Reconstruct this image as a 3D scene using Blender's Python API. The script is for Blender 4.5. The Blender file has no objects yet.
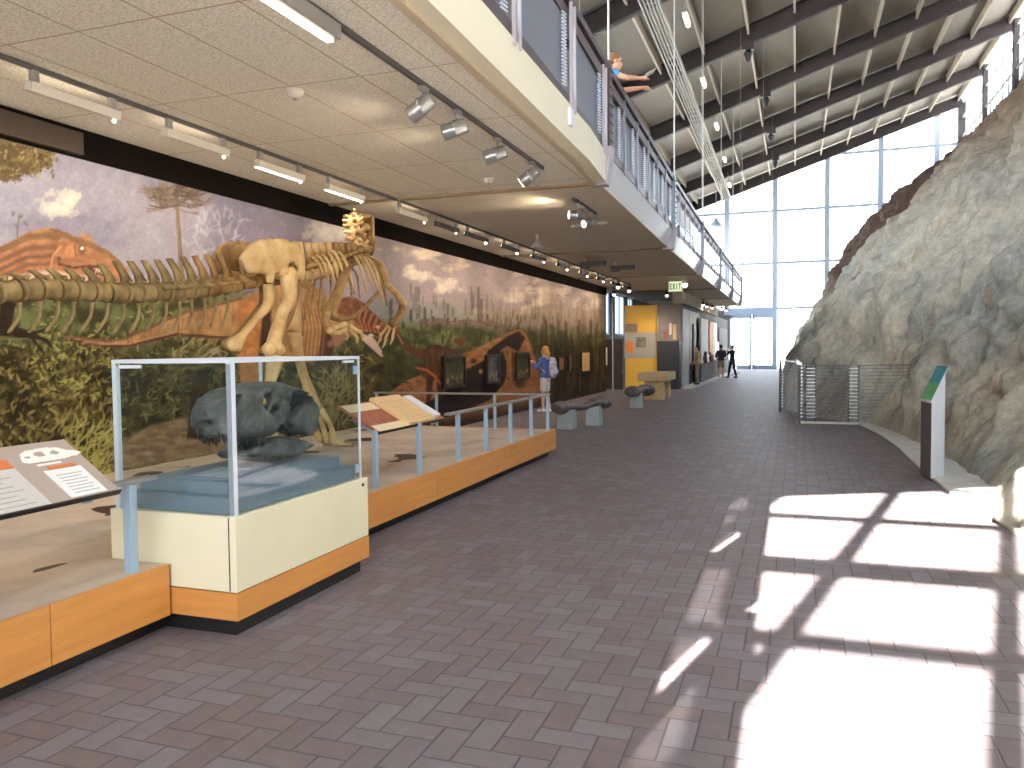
import bpy, bmesh, math, random
import numpy as np
from mathutils import Vector, Matrix, Euler, noise as mn
random.seed(7)
S = bpy.context.scene
C = S.collection
PI = math.pi
# ------------------------------------------------------------------ camera calibration
CAMH = 1.65
FPX = 800.0
_y = np.array([796 - 512., 345 - 384., FPX]); _y /= np.linalg.norm(_y)
_up = np.cross(np.array([1, -.01, 0.]), _y); _up /= np.linalg.norm(_up)
if _up[1] > 0: _up = -_up
_x = np.cross(_y, _up)
if _x[0] < 0: _x = -_x
ROT = np.array([_x, _y, _up])               # rows: world axes seen from the camera
def _ray(px, py): return ROT @ np.array([px - 512., py - 384., FPX])
def PX(px, py, X):
    d = _ray(px, py); t = X / d[0]; return Vector((X, t * d[1], CAMH + t * d[2]))
def PY(px, py, Y):
    d = _ray(px, py); t = Y / d[1]; return Vector((t * d[0], Y, CAMH + t * d[2]))
def PZ(px, py, z):
    d = _ray(px, py); t = (z - CAMH) / d[2]; return Vector((t * d[0], t * d[1], z))

ORD = ['first', 'second', 'third', 'fourth', 'fifth', 'sixth', 'seventh', 'eighth', 'ninth', 'tenth',
       'eleventh', 'twelfth', 'thirteenth', 'fourteenth', 'fifteenth', 'sixteenth', 'seventeenth', 'eighteenth']

# ------------------------------------------------------------------ materials
def srgb(r, g, b):
    f = lambda c: (c / 12.92 if c <= .04045 else ((c + .055) / 1.055) ** 2.4)
    return (f(r / 255), f(g / 255), f(b / 255), 1)
def mat(name, col, rough=.6, metal=0., var=0., scale=6., bump=0., bscale=40., spec=.5, stretch=None, col2=None):
    m = bpy.data.materials.new(name); m.use_nodes = True
    nt = m.node_tree; b = nt.nodes['Principled BSDF']
    b.inputs['Base Color'].default_value = col
    b.inputs['Roughness'].default_value = rough
    b.inputs['Metallic'].default_value = metal
    b.inputs['Specular IOR Level'].default_value = spec
    if var or bump or col2:
        tc = nt.nodes.new('ShaderNodeTexCoord'); mp = nt.nodes.new('ShaderNodeMapping')
        nt.links.new(tc.outputs['Object'], mp.inputs['Vector'])
        if stretch: mp.inputs['Scale'].default_value = stretch
        if var or col2:
            n = nt.nodes.new('ShaderNodeTexNoise'); n.inputs['Scale'].default_value = scale
            n.inputs['Detail'].default_value = 5; n.inputs['Roughness'].default_value = .6
            nt.links.new(mp.outputs['Vector'], n.inputs['Vector'])
            r = nt.nodes.new('ShaderNodeValToRGB')
            r.color_ramp.elements[0].position = .3; r.color_ramp.elements[1].position = .7
            if col2: r.color_ramp.elements[0].color = col2; r.color_ramp.elements[1].color = col
            else:
                r.color_ramp.elements[0].color = tuple(max(0, c * (1 - var)) for c in col[:3]) + (1,)
                r.color_ramp.elements[1].color = tuple(min(1, c * (1 + var)) for c in col[:3]) + (1,)
            nt.links.new(n.outputs['Fac'], r.inputs['Fac']); nt.links.new(r.outputs['Color'], b.inputs['Base Color'])
        if bump:
            n2 = nt.nodes.new('ShaderNodeTexNoise'); n2.inputs['Scale'].default_value = bscale
            n2.inputs['Detail'].default_value = 4
            nt.links.new(mp.outputs['Vector'], n2.inputs['Vector'])
            bp = nt.nodes.new('ShaderNodeBump'); bp.inputs['Strength'].default_value = bump
            bp.inputs['Distance'].default_value = .02
            nt.links.new(n2.outputs['Fac'], bp.inputs['Height']); nt.links.new(bp.outputs['Normal'], b.inputs['Normal'])
    return m
def emis(name, col, strength):
    m = bpy.data.materials.new(name); m.use_nodes = True
    nt = m.node_tree; nt.nodes.clear()
    e = nt.nodes.new('ShaderNodeEmission'); e.inputs[0].default_value = col; e.inputs[1].default_value = strength
    o = nt.nodes.new('ShaderNodeOutputMaterial'); nt.links.new(e.outputs[0], o.inputs[0])
    return m
def glass(name, tint=(1, 1, 1, 1), refl=1.0, rough=0.0, ior=1.5):
    m = bpy.data.materials.new(name); m.use_nodes = True
    nt = m.node_tree; nt.nodes.clear()
    t = nt.nodes.new('ShaderNodeBsdfTransparent'); t.inputs[0].default_value = tint
    g = nt.nodes.new('ShaderNodeBsdfGlossy'); g.inputs['Roughness'].default_value = rough
    ge = nt.nodes.new('ShaderNodeNewGeometry'); dp = nt.nodes.new('ShaderNodeVectorMath'); dp.operation = 'DOT_PRODUCT'
    nt.links.new(ge.outputs['Incoming'], dp.inputs[0]); nt.links.new(ge.outputs['Normal'], dp.inputs[1])
    def mth(op, a, b=None):
        n = nt.nodes.new('ShaderNodeMath'); n.operation = op
        for i, q in enumerate((a, b)):
            if q is None: continue
            if isinstance(q, (int, float)): n.inputs[i].default_value = q
            else: nt.links.new(q, n.inputs[i])
        return n.outputs[0]
    om = mth('SUBTRACT', 1, mth('ABSOLUTE', dp.outputs['Value']))
    mu = mth('MULTIPLY', mth('ADD', .04, mth('MULTIPLY', .96, mth('POWER', om, 5))), refl)
    mx = nt.nodes.new('ShaderNodeMixShader'); o = nt.nodes.new('ShaderNodeOutputMaterial')
    nt.links.new(mu, mx.inputs[0])
    nt.links.new(t.outputs[0], mx.inputs[1]); nt.links.new(g.outputs[0], mx.inputs[2]); nt.links.new(mx.outputs[0], o.inputs[0])
    return m

# ------------------------------------------------------------------ mesh builder
class MB:
    def __init__(s): s.v = []; s.f = []
    def add(s, vs, fs):
        o = len(s.v); s.v += [tuple(v) for v in vs]; s.f += [tuple(i + o for i in f) for f in fs]; return s
    def box(s, x0, x1, y0, y1, z0, z1):
        return s.add([(x0, y0, z0), (x1, y0, z0), (x1, y1, z0), (x0, y1, z0), (x0, y0, z1), (x1, y0, z1), (x1, y1, z1), (x0, y1, z1)],
                     [(0, 3, 2, 1), (4, 5, 6, 7), (0, 1, 5, 4), (1, 2, 6, 5), (2, 3, 7, 6), (3, 0, 4, 7)])
    def hexa(s, p):      # 8 corners: bottom ring 0-3, top ring 4-7
        return s.add(p, [(0, 3, 2, 1), (4, 5, 6, 7), (0, 1, 5, 4), (1, 2, 6, 5), (2, 3, 7, 6), (3, 0, 4, 7)])
    def bar(s, a, b, w, h, up=(0, 0, 1)):   # box section from a to b, w sideways, h along 'up'
        a = Vector(a); b = Vector(b); d = (b - a).normalized(); u = Vector(up)
        r = d.cross(u)
        if r.length < 1e-4: r = d.cross(Vector((0, 1, 0)))
        r.normalize(); u = r.cross(d).normalized(); r *= w / 2; u *= h / 2
        return s.hexa([a - r - u, b - r - u, b + r - u, a + r - u, a - r + u, b - r + u, b + r + u, a + r + u])
    def tube(s, pts, rad, n=8, cap=True, flat=None):
        pts = [Vector(p) for p in pts]
        if not hasattr(rad, '__len__'): rad = [rad] * len(pts)
        base = len(s.v); N = None
        for i, p in enumerate(pts):
            t = (pts[min(i + 1, len(pts) - 1)] - pts[max(i - 1, 0)])
            t = t.normalized() if t.length > 1e-9 else Vector((0, 0, 1))
            if N is None:
                N = t.cross(Vector((0, 0, 1)))
                if N.length < .05: N = t.cross(Vector((0, 1, 0)))
            N = (N - t * N.dot(t)).normalized(); B = t.cross(N)
            fa, fb = flat if flat else (1, 1)
            for k in range(n):
                a = 2 * PI * k / n
                s.v.append(tuple(p + (N * math.cos(a) * fa + B * math.sin(a) * fb) * rad[i]))
        for i in range(len(pts) - 1):
            for k in range(n):
                a = base + i * n + k; b2 = base + i * n + (k + 1) % n
                s.f.append((a, b2, b2 + n, a + n))
        if cap:
            s.f.append(tuple(base + k for k in reversed(range(n))))
            s.f.append(tuple(base + (len(pts) - 1) * n + k for k in range(n)))
        return s
    def ball(s, c, r, n=12, m=8, rot=None):
        c = Vector(c); r = Vector(r) if hasattr(r, '__len__') else Vector((r, r, r))
        vs = []; fs = []
        for j in range(1, m):
            th = PI * j / m
            for k in range(n):
                a = 2 * PI * k / n
                p = Vector((r.x * math.sin(th) * math.cos(a), r.y * math.sin(th) * math.sin(a), r.z * math.cos(th)))
                if rot: p = rot @ p
                vs.append(c + p)
        t = Vector((0, 0, r.z)); b = Vector((0, 0, -r.z))
        if rot: t = rot @ t; b = rot @ b
        vs += [c + t, c + b]; T = len(vs) - 2; Bq = T + 1
        for j in range(m - 2):
            for k in range(n):
                a = j * n + k; b2 = j * n + (k + 1) % n
                fs.append((a, a + n, b2 + n, b2))
        for k in range(n):
            fs.append((T, k, (k + 1) % n)); fs.append((Bq, (m - 2) * n + (k + 1) % n, (m - 2) * n + k))
        return s.add(vs, fs)
    def loft(s, rings, n=14, cap=True):     # rings: (center, rx, ry) horizontal ellipses
        base = len(s.v)
        for c, rx, ry in rings:
            for k in range(n):
                a = 2 * PI * k / n
                s.v.append((c[0] + rx * math.cos(a), c[1] + ry * math.sin(a), c[2]))
        for i in range(len(rings) - 1):
            for k in range(n):
                a = base + i * n + k; b = base + i * n + (k + 1) % n
                s.f.append((a, b, b + n, a + n))
        if cap:
            s.f.append(tuple(base + k for k in reversed(range(n))))
            s.f.append(tuple(base + (len(rings) - 1) * n + k for k in range(n)))
        return s
    def prism(s, poly, off):      # closed 3-D polygon swept by off
        off = Vector(off); n = len(poly); poly = [Vector(p) for p in poly]
        return s.add(poly + [p + off for p in poly], [tuple(reversed(range(n))), tuple(range(n, 2 * n))] +
                     [(i, (i + 1) % n, (i + 1) % n + n, i + n) for i in range(n)])
    def quad(s, a, b, c, d): return s.add([a, b, c, d], [(0, 1, 2, 3)])
    def build(s, name, m, parent=None, smooth=False, origin=None, bevel=0, remesh=0, sub=0, smoothit=0):
        me = bpy.data.meshes.new(name)
        org = Vector(origin) if origin is not None else Vector((0, 0, 0))
        if parent is not None and origin is None: org = abs_loc(parent)
        if parent is None and origin is None and s.v:
            a = np.array(s.v); lo = a.min(0); hi = a.max(0)
            org = Vector(((lo[0] + hi[0]) / 2, (lo[1] + hi[1]) / 2, lo[2]))
        me.from_pydata([(v[0] - org.x, v[1] - org.y, v[2] - org.z) for v in s.v], [], s.f)
        bm = bmesh.new(); bm.from_mesh(me); bmesh.ops.recalc_face_normals(bm, faces=bm.faces); bm.to_mesh(me); bm.free()
        o = bpy.data.objects.new(name, me); C.objects.link(o)
        ms = m if isinstance(m, (list, tuple)) else [m]
        for q in ms: me.materials.append(q)
        if smooth:
            me.polygons.foreach_set('use_smooth', [True] * len(me.polygons))
        if parent is not None: o.parent = parent
        o.location = org - (abs_loc(parent) if parent is not None else Vector((0, 0, 0)))
        if bevel:
            b = o.modifiers.new('bevel', 'BEVEL'); b.width = bevel; b.segments = 2; b.limit_method = 'ANGLE'
        if remesh:
            r = o.modifiers.new('remesh', 'REMESH'); r.mode = 'VOXEL'; r.voxel_size = remesh; r.use_smooth_shade = True
            if smoothit:
                q = o.modifiers.new('smooth', 'SMOOTH'); q.iterations = smoothit; q.factor = .5
        if sub:
            q = o.modifiers.new('sub', 'SUBSURF'); q.levels = sub; q.render_levels = sub
        return o
def abs_loc(o):
    v = Vector((0, 0, 0))
    while o is not None: v += o.location; o = o.parent
    return v
def tag(o, label, cat, group=None, kind=None):
    if label: o['label'] = label
    if cat: o['category'] = cat
    if group: o['group'] = group
    if kind: o['kind'] = kind
    return o
def struct(o): o['kind'] = 'structure'; return o
def thing(name, label, cat, loc=(0, 0, 0), group=None):
    o = bpy.data.objects.new(name, None); C.objects.link(o); o.location = loc; o.empty_display_size = .2
    return tag(o, label, cat, group)
def dup(root, loc, label=None, group=None, rotz=None):
    r = root.copy(); C.objects.link(r); r.location = loc
    if rotz is not None: r.rotation_euler = (0, 0, rotz)
    if label: r['label'] = label
    if group: r['group'] = group
    for ch in list(root.children):
        c = ch.copy(); C.objects.link(c); c.parent = r
        for g in ch.children:
            d = g.copy(); C.objects.link(d); d.parent = c
    return r
# plate from a 2-D outline with holes: thick in the middle, rounded at the rim
def inside(poly, x, y):
    r = np.zeros(x.shape, bool); n = len(poly); j = n - 1
    for i in range(n):
        xi, yi = poly[i]; xj, yj = poly[j]
        c = ((yi > y) != (yj > y)) & (x < (xj - xi) * (y - yi) / ((yj - yi) if yj != yi else 1e-9) + xi)
        r ^= c; j = i
    return r
def segdist(poly, x, y, closed=True):
    d = np.full(x.shape, 1e9); n = len(poly)
    for i in range(n if closed else n - 1):
        ax, ay = poly[i]; bx, by = poly[(i + 1) % n]
        ux, uy = bx - ax, by - ay; L = ux * ux + uy * uy + 1e-12
        t = np.clip(((x - ax) * ux + (y - ay) * uy) / L, 0, 1)
        d = np.minimum(d, np.hypot(x - ax - t * ux, y - ay - t * uy))
    return d
def plate(mb, poly, holes, thick, rim, xform, res=.02, extra=None):
    """poly/holes in metres (u,v); xform(u,v,w)->world; w = +-thickness."""
    a = np.array(poly); lo = a.min(0) - res; hi = a.max(0) + res
    nu = int((hi[0] - lo[0]) / res) + 2; nv = int((hi[1] - lo[1]) / res) + 2
    U, V = np.meshgrid(lo[0] + np.arange(nu) * res, lo[1] + np.arange(nv) * res, indexing='ij')
    ins = inside(poly, U, V); d = segdist(poly, U, V)
    for h in holes:
        ins &= ~inside(h, U, V); d = np.minimum(d, segdist(h, U, V))
    th = thick * np.sqrt(np.clip(1 - (1 - np.clip(d / rim, 0, 1)) ** 2, .04, 1))
    if extra is not None: th = th * extra(U, V)
    ida = -np.ones((nu, nv), int); idb = ida.copy(); vs = []; fs = []
    for i in range(nu):
        for j in range(nv):
            if ins[i, j]:
                ida[i, j] = len(vs); vs.append(xform(U[i, j], V[i, j], th[i, j]))
                idb[i, j] = len(vs); vs.append(xform(U[i, j], V[i, j], -th[i, j]))
    cell = np.zeros((nu, nv), bool)
    cell[:-1, :-1] = ins[:-1, :-1] & ins[1:, :-1] & ins[:-1, 1:] & ins[1:, 1:]
    for i in range(nu - 1):
        for j in range(nv - 1):
            if not cell[i, j]: continue
            q = [(i, j), (i + 1, j), (i + 1, j + 1), (i, j + 1)]
            fs.append(tuple(ida[p] for p in q)); fs.append(tuple(idb[p] for p in reversed(q)))
            for (da, p, r) in (((0, -1), q[0], q[1]), ((1, 0), q[1], q[2]), ((0, 1), q[2], q[3]), ((-1, 0), q[3], q[0])):
                ni, nj = i + da[0], j + da[1]
                if ni < 0 or nj < 0 or not cell[ni, nj]:
                    fs.append((ida[p], idb[p], idb[r], ida[r]))
    used = sorted({i for f in fs for i in f}); mp = {k: n for n, k in enumerate(used)}
    mb.add([vs[k] for k in used], [tuple(mp[i] for i in f) for f in fs])
    return mb
MURAL_W, SPOT_W, SUN_W, SKY_W, EXPOSURE = 9, 45, 85, 9, 0.3
# ------------------------------------------------------------------ palette
M = {}
M['soffit_far'] = mat('soffit_far', srgb(214, 203, 184), .8, var=.06, scale=3)
M['cream'] = mat('cream_paint', srgb(226, 219, 194), .55, var=.03, scale=2)
M['fascia_white'] = mat('fascia_white', srgb(228, 234, 240), .16, spec=.9)
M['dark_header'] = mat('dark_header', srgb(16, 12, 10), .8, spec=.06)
M['brown_wood'] = mat('brown_wood', srgb(70, 50, 36), .6, var=.2, scale=5)
M['maroon'] = mat('maroon_steel', srgb(66, 48, 47), .45)
M['lilac'] = mat('lilac_steel', srgb(168, 162, 168), .5)
M['rail_grey'] = mat('rail_grey', srgb(128, 134, 146), .4, .3)
M['rafter'] = mat('rafter_brown', srgb(40, 30, 31), .55, var=.12, scale=2)
M['purlin'] = mat('purlin_pale', srgb(172, 162, 145), .6, var=.08, scale=4)
M['deck'] = mat('roof_deck', srgb(126, 119, 109), .6)
M['mullion'] = mat('mullion_blue_grey', srgb(168, 184, 206), .5)  # window glare put into the colour, so backlit bars come out pale and bluish
M['wall_dark'] = mat('wall_dark', srgb(52, 50, 54), .7, var=.1, scale=3)
M['wall_grey'] = mat('wall_grey', srgb(120, 116, 112), .7)
M['glazing'] = glass('glazing', (.98, .99, 1, 1), .8)
M['conduit'] = mat('conduit', srgb(170, 168, 160), .45, .4)
M['seam'] = mat('seam_beam', srgb(150, 130, 100), .7)
M['black'] = mat('black', srgb(20, 20, 22), .5)
M['tubeglow'] = emis('tube_glow', (1, .86, .66, 1), 9)
M['concrete'] = mat('concrete_apron', srgb(190, 186, 178), .85, var=.12, scale=4, bump=.3)

# soffit tiles: speckled acoustic panels with tan seams
def soffit_mat():
    m = mat('soffit_tiles', srgb(205, 194, 174), .85); nt = m.node_tree; b = nt.nodes['Principled BSDF']; L = nt.links.new
    g = nt.nodes.new('ShaderNodeNewGeometry'); sp = nt.nodes.new('ShaderNodeSeparateXYZ'); L(g.outputs['Position'], sp.inputs[0])
    def edge(sock, off, per, w):
        a = nt.nodes.new('ShaderNodeMath'); a.operation = 'ADD'; a.inputs[1].default_value = 100 * per - off; L(sock, a.inputs[0])
        d = nt.nodes.new('ShaderNodeMath'); d.operation = 'MODULO'; d.inputs[1].default_value = per; L(a.outputs[0], d.inputs[0])
        c = nt.nodes.new('ShaderNodeMath'); c.operation = 'LESS_THAN'; c.inputs[1].default_value = w; L(d.outputs[0], c.inputs[0]); return c.outputs[0]
    e1 = edge(sp.outputs[0], -4.0, .668, .016); e2 = edge(sp.outputs[1], 4.28, 1.49, .016)
    mx = nt.nodes.new('ShaderNodeMath'); mx.operation = 'MAXIMUM'; L(e1, mx.inputs[0]); L(e2, mx.inputs[1])
    n = nt.nodes.new('ShaderNodeTexNoise'); n.inputs['Scale'].default_value = 55; n.inputs['Detail'].default_value = 3; L(g.outputs['Position'], n.inputs['Vector'])
    r = nt.nodes.new('ShaderNodeValToRGB'); r.color_ramp.elements[0].position = .38; r.color_ramp.elements[0].color = srgb(206, 201, 186)
    r.color_ramp.elements[1].position = .56; r.color_ramp.elements[1].color = srgb(236, 231, 216); L(n.outputs['Fac'], r.inputs[0])
    c = nt.nodes.new('ShaderNodeMixRGB'); L(mx.outputs[0], c.inputs[0]); L(r.outputs[0], c.inputs[1]); c.inputs[2].default_value = srgb(184, 164, 130)
    L(c.outputs[0], b.inputs['Base Color']); return m
M['soffit'] = soffit_mat()

# floor: herringbone brick pavers
def herringbone():
    m = mat('brick_pavers', srgb(110, 100, 100), .6, spec=.12); nt = m.node_tree; b = nt.nodes['Principled BSDF']; L = nt.links.new
    g = nt.nodes.new('ShaderNodeNewGeometry')
    mp = nt.nodes.new('ShaderNodeMapping'); mp.inputs['Scale'].default_value = (1 / .13,) * 3; mp.inputs['Location'].default_value = (400, 400, 0)
    L(g.outputs['Position'], mp.inputs['Vector'])
    sp = nt.nodes.new('ShaderNodeSeparateXYZ'); L(mp.outputs[0], sp.inputs[0])
    def mth(op, a, b2=None, c=None):
        n = nt.nodes.new('ShaderNodeMath'); n.operation = op
        for i, q in enumerate((a, b2, c)):
            if q is None: continue
            if isinstance(q, (int, float)): n.inputs[i].default_value = q
            else: L(q, n.inputs[i])
        return n.outputs[0]
    x, y = sp.outputs[0], sp.outputs[1]
    i, j = mth('FLOOR', x), mth('FLOOR', y); fx, fy = mth('FRACT', x), mth('FRACT', y)
    k = mth('FLOORED_MODULO', mth('SUBTRACT', i, j), 4)
    eq = lambda n: mth('COMPARE', k, n, .1)
    k0, k1, k2, k3 = eq(0), eq(1), eq(2), eq(3)
    dl = mth('ADD', fx, k1); dr = mth('ADD', mth('SUBTRACT', 1, fx), k0)
    db = mth('ADD', fy, k2); dt = mth('ADD', mth('SUBTRACT', 1, fy), k3)
    d = mth('MINIMUM', mth('MINIMUM', dl, dr), mth('MINIMUM', db, dt))
    joint = mth('SMOOTH_MIN', mth('DIVIDE', d, .05), 1, .1)
    # one random number per brick: the cell where the brick starts
    bi = mth('SUBTRACT', i, k1); bj = mth('SUBTRACT', j, k2)
    cb = nt.nodes.new('ShaderNodeCombineXYZ'); L(bi, cb.inputs[0]); L(bj, cb.inputs[1])
    wn = nt.nodes.new('ShaderNodeTexWhiteNoise'); L(cb.outputs[0], wn.inputs['Vector'])
    r = nt.nodes.new('ShaderNodeValToRGB'); cr = r.color_ramp
    cr.elements[0].position = 0; cr.elements[0].color = srgb(106, 97, 99)
    cr.elements[1].position = 1; cr.elements[1].color = srgb(120, 113, 116)
    e = cr.elements.new(.5); e.color = srgb(113, 104, 106); e = cr.elements.new(.12); e.color = srgb(114, 101, 99)
    L(wn.outputs['Value'], r.inputs[0])
    n = nt.nodes.new('ShaderNodeTexNoise'); n.inputs['Scale'].default_value = 9; n.inputs['Detail'].default_value = 6; L(g.outputs['Position'], n.inputs['Vector'])
    mx = nt.nodes.new('ShaderNodeMixRGB'); mx.blend_type = 'OVERLAY'; mx.inputs[0].default_value = .2; L(r.outputs[0], mx.inputs[1]); L(n.outputs['Fac'], mx.inputs[2])
    jm = nt.nodes.new('ShaderNodeMixRGB'); L(joint, jm.inputs[0]); jm.inputs[1].default_value = srgb(82, 76, 77); L(mx.outputs[0], jm.inputs[2])
    L(jm.outputs[0], b.inputs['Base Color'])
    h = mth('ADD', joint, mth('MULTIPLY', mth('MULTIPLY', wn.outputs['Value'], .35), joint))
    bp = nt.nodes.new('ShaderNodeBump'); bp.inputs['Strength'].default_value = .5; bp.inputs['Distance'].default_value = .006
    L(h, bp.inputs['Height']); L(bp.outputs[0], b.inputs['Normal']); return m
M['floor'] = herringbone()

# ------------------------------------------------------------------ the setting
YB, YF = -10.3, 58.5          # near (behind the camera) and far end walls
XM = -6.7                     # mural wall
XR = 9.9                      # clerestory wall
Z_SOF, Z_SLAB = 3.85, 4.2
def roofz(x): return 11.18 + .3317 * (x + 6.83)          # underside of the rafters
def xe(y): return float(np.interp(y, [YB, 4.5, 9.3, 10.6, 18.1, 25, 46], [-2.1, -2.18, -2.29, -2.39, -2.59, -2.71, -2.84]))
RAFT = [58.1, 51.8, 45.1, 38.4, 31.7, 25.0, 18.3, 11.6, 4.9, -1.8, -10.1]
BRK = [10.6, 18.1, 25.0, 31.7, 38.4, 45.6]
struct(MB().box(-9.6, XR + .3, YB - .2, YF + .3, -.2, 0).build('floor', M['floor']))
# mezzanine slab: its underside is the ceiling over the display side
def slab(name, ys, m):
    mb = MB(); poly = [(-6.95, ys[0], Z_SOF)] + [(xe(y) - .12, y, Z_SOF) for y in ys] + [(-6.95, ys[-1], Z_SOF)]
    mb.prism(poly, (0, 0, Z_SLAB - Z_SOF)); return struct(mb.build(name, m))
slab('ceiling', [YB, -4, 0, 4.5, 9.3, 10.55], M['soffit'])
slab('ceiling', [10.55, 14, 18.3, 25, 31, 38, 46.2], M['soffit_far'])
struct(MB().box(-9.6, -6.95, 29.5, YF, 4.6, 4.8).build('ceiling', M['soffit_far']))
# fascias bay by bay
mb = MB()
ys = [YB, 0, 4.5, 9.3, 10.5]
for a, b in zip(ys[:-1], ys[1:]):
    mb.hexa([(xe(a) - .14, a, 3.83), (xe(b) - .14, b, 3.83), (xe(b), b, 3.83), (xe(a), a, 3.83),
             (xe(a) - .14, a, 4.22), (xe(b) - .14, b, 4.22), (xe(b), b, 4.22), (xe(a), a, 4.22)])
struct(mb.build('trim_1', M['cream']))
# rounded tan lip under the cream fascia
mb = MB()
for a, b in zip(ys[:-1], ys[1:]): mb.bar((xe(a) - .17, a, 3.825), (xe(b) - .17, b, 3.825), .07, .05)
struct(mb.build('trim_2', mat('soffit_lip', srgb(190, 176, 150), .7)))
for n, (a, b) in enumerate(zip(BRK[:-1], BRK[1:])):
    a += .18; b -= .12
    mb = MB().hexa([(xe(a) - .3, a, 3.86), (xe(b) - .3, b, 3.86), (xe(b) - .13, b, 3.86), (xe(a) - .13, a, 3.86),
                    (xe(a) - .3, a, 4.22), (xe(b) - .3, b, 4.22), (xe(b) + .0, b, 4.22), (xe(a) + .0, a, 4.22)])
    struct(mb.build('trim_%d' % (n + 3), M['fascia_white']))
for n, y in enumerate(BRK):       # seam beams across the soffit
    struct(MB().box(XM - .2, xe(y) - .05, y - .045, y + .045, Z_SOF - .03, Z_SOF + .02).build('trim_%d' % (n + 8), M['seam']))
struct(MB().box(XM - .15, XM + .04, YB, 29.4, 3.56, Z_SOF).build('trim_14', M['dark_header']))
mb = MB().box(XM + .0, XM + .10, 3.9, 6.1, 3.58, 3.80)
struct(mb.build('trim_15', mat('header_box', srgb(52, 38, 28), .6), bevel=.01))
# walls
struct(MB().box(XM - .25, XM - .02, YB, 29.45, 0, Z_SOF).build('wall_left', M['wall_dark']))
struct(MB().box(-7.25, -6.95, YB, YF, Z_SLAB, 5.3).build('wall_left', M['wall_grey']))
struct(MB().box(-7.25, -6.95, YB, YF, 9.4, 12.2).build('wall_left', M['wall_grey']))
for i in range(len(RAFT)):          # unseen glazing added above the balcony to bring sky light onto the rock
    y1 = RAFT[i]; y0 = RAFT[i + 1] if i + 1 < len(RAFT) else YB
    t = thing('window_%d' % (60 + i), None, None, (-7.1, (y0 + y1) / 2, 5.3)); t['kind'] = 'structure'
    MB().box(-7.106, -7.094, y0, y1, 5.3, 9.4).build('pane', M['glazing'], t)
    fr = MB()
    for z in (5.34, 6.6, 8.0, 9.36): fr.box(-7.14, -7.04, y0, y1, z - .05, z + .05)
    for k in range(5): y = y0 + (y1 - y0) * k / 4; fr.box(-7.14, -7.02, y - (.12 if k % 4 == 0 else .05), y + (.12 if k % 4 == 0 else .05), 5.3, 9.4)
    fr.build('frame', M['mullion'], t)
struct(MB().box(-9.9, -9.6, 29.4, YF, 0, 5).build('wall_left', M['wall_dark']))
struct(MB().box(-9.6, -6.9, 29.3, 29.44, 0, 4.7).build('wall_left', M['wall_dark']))
# roof deck with ribs, one sloping sheet
mb = MB(); x0, x1 = -7.3, XR + .5; h = .78
n = 40
for k in range(n):
    a = x0 + (x1 - x0) * k / n; b = x0 + (x1 - x0) * (k + 1) / n
    mb.hexa([(a, YB - .4, roofz(a) + h), (b, YB - .4, roofz(b) + h), (b, YF + .6, roofz(b) + h), (a, YF + .6, roofz(a) + h),
             (a, YB - .4, roofz(a) + h + .2), (b, YB - .4, roofz(b) + h + .2), (b, YF + .6, roofz(b) + h + .2), (a, YF + .6, roofz(a) + h + .2)])
struct(mb.build('ceiling', M['deck']))
# rafters: I-beams, lower flange paler
PURX = [-6.6 + 1.62 * k for k in range(11)]
for i, y in enumerate(RAFT):
    t = thing('roof_rafter', '', 'roof beam', (0, y, 11), 'dark steel roof rafters')
    if i == 0: t['label'] = 'dark brown sloping roof rafter right against the far window wall'
    else: t['label'] = 'dark brown sloping roof rafter, %s from the far window wall' % ORD[i]
    a, b = (-7.0, roofz(-7.0)), (XR - .05, roofz(XR - .05))
    MB().bar((a[0], y, a[1] + .35), (b[0], y, b[1] + .35), .10, .70, up=(-.3148, 0, .949)).build('web', M['rafter'], t)
    MB().bar((a[0], y, a[1] + .02), (b[0], y, b[1] + .02), .30, .045, up=(-.3148, 0, .949)).build('lower_flange', M['rafter'], t)
    MB().bar((a[0], y, a[1] + .68), (b[0], y, b[1] + .68), .30, .045, up=(-.3148, 0, .949)).build('upper_flange', M['rafter'], t)
# purlins between rafters (visible bays only)
for i in range(6):
    y1, y0 = RAFT[i] - .06, RAFT[i + 1] + .06
    for k, x in enumerate(PURX):
        z = roofz(x) + .42
        o = MB().bar((x, y0, z + .18), (x, y1, z + .18), .08, .46).build('roof_purlin', M['purlin'])
        tag(o, 'pale timber purlin, %s row up from the low side of the roof, between the %s and %s rafters from the far end' % (ORD[k], ORD[i], ORD[i + 1]), 'purlin', 'roof purlins')
        o['label'] = 'pale purlin %s up the roof slope, %s bay from the far windows' % (ORD[k], ORD[i])
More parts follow.
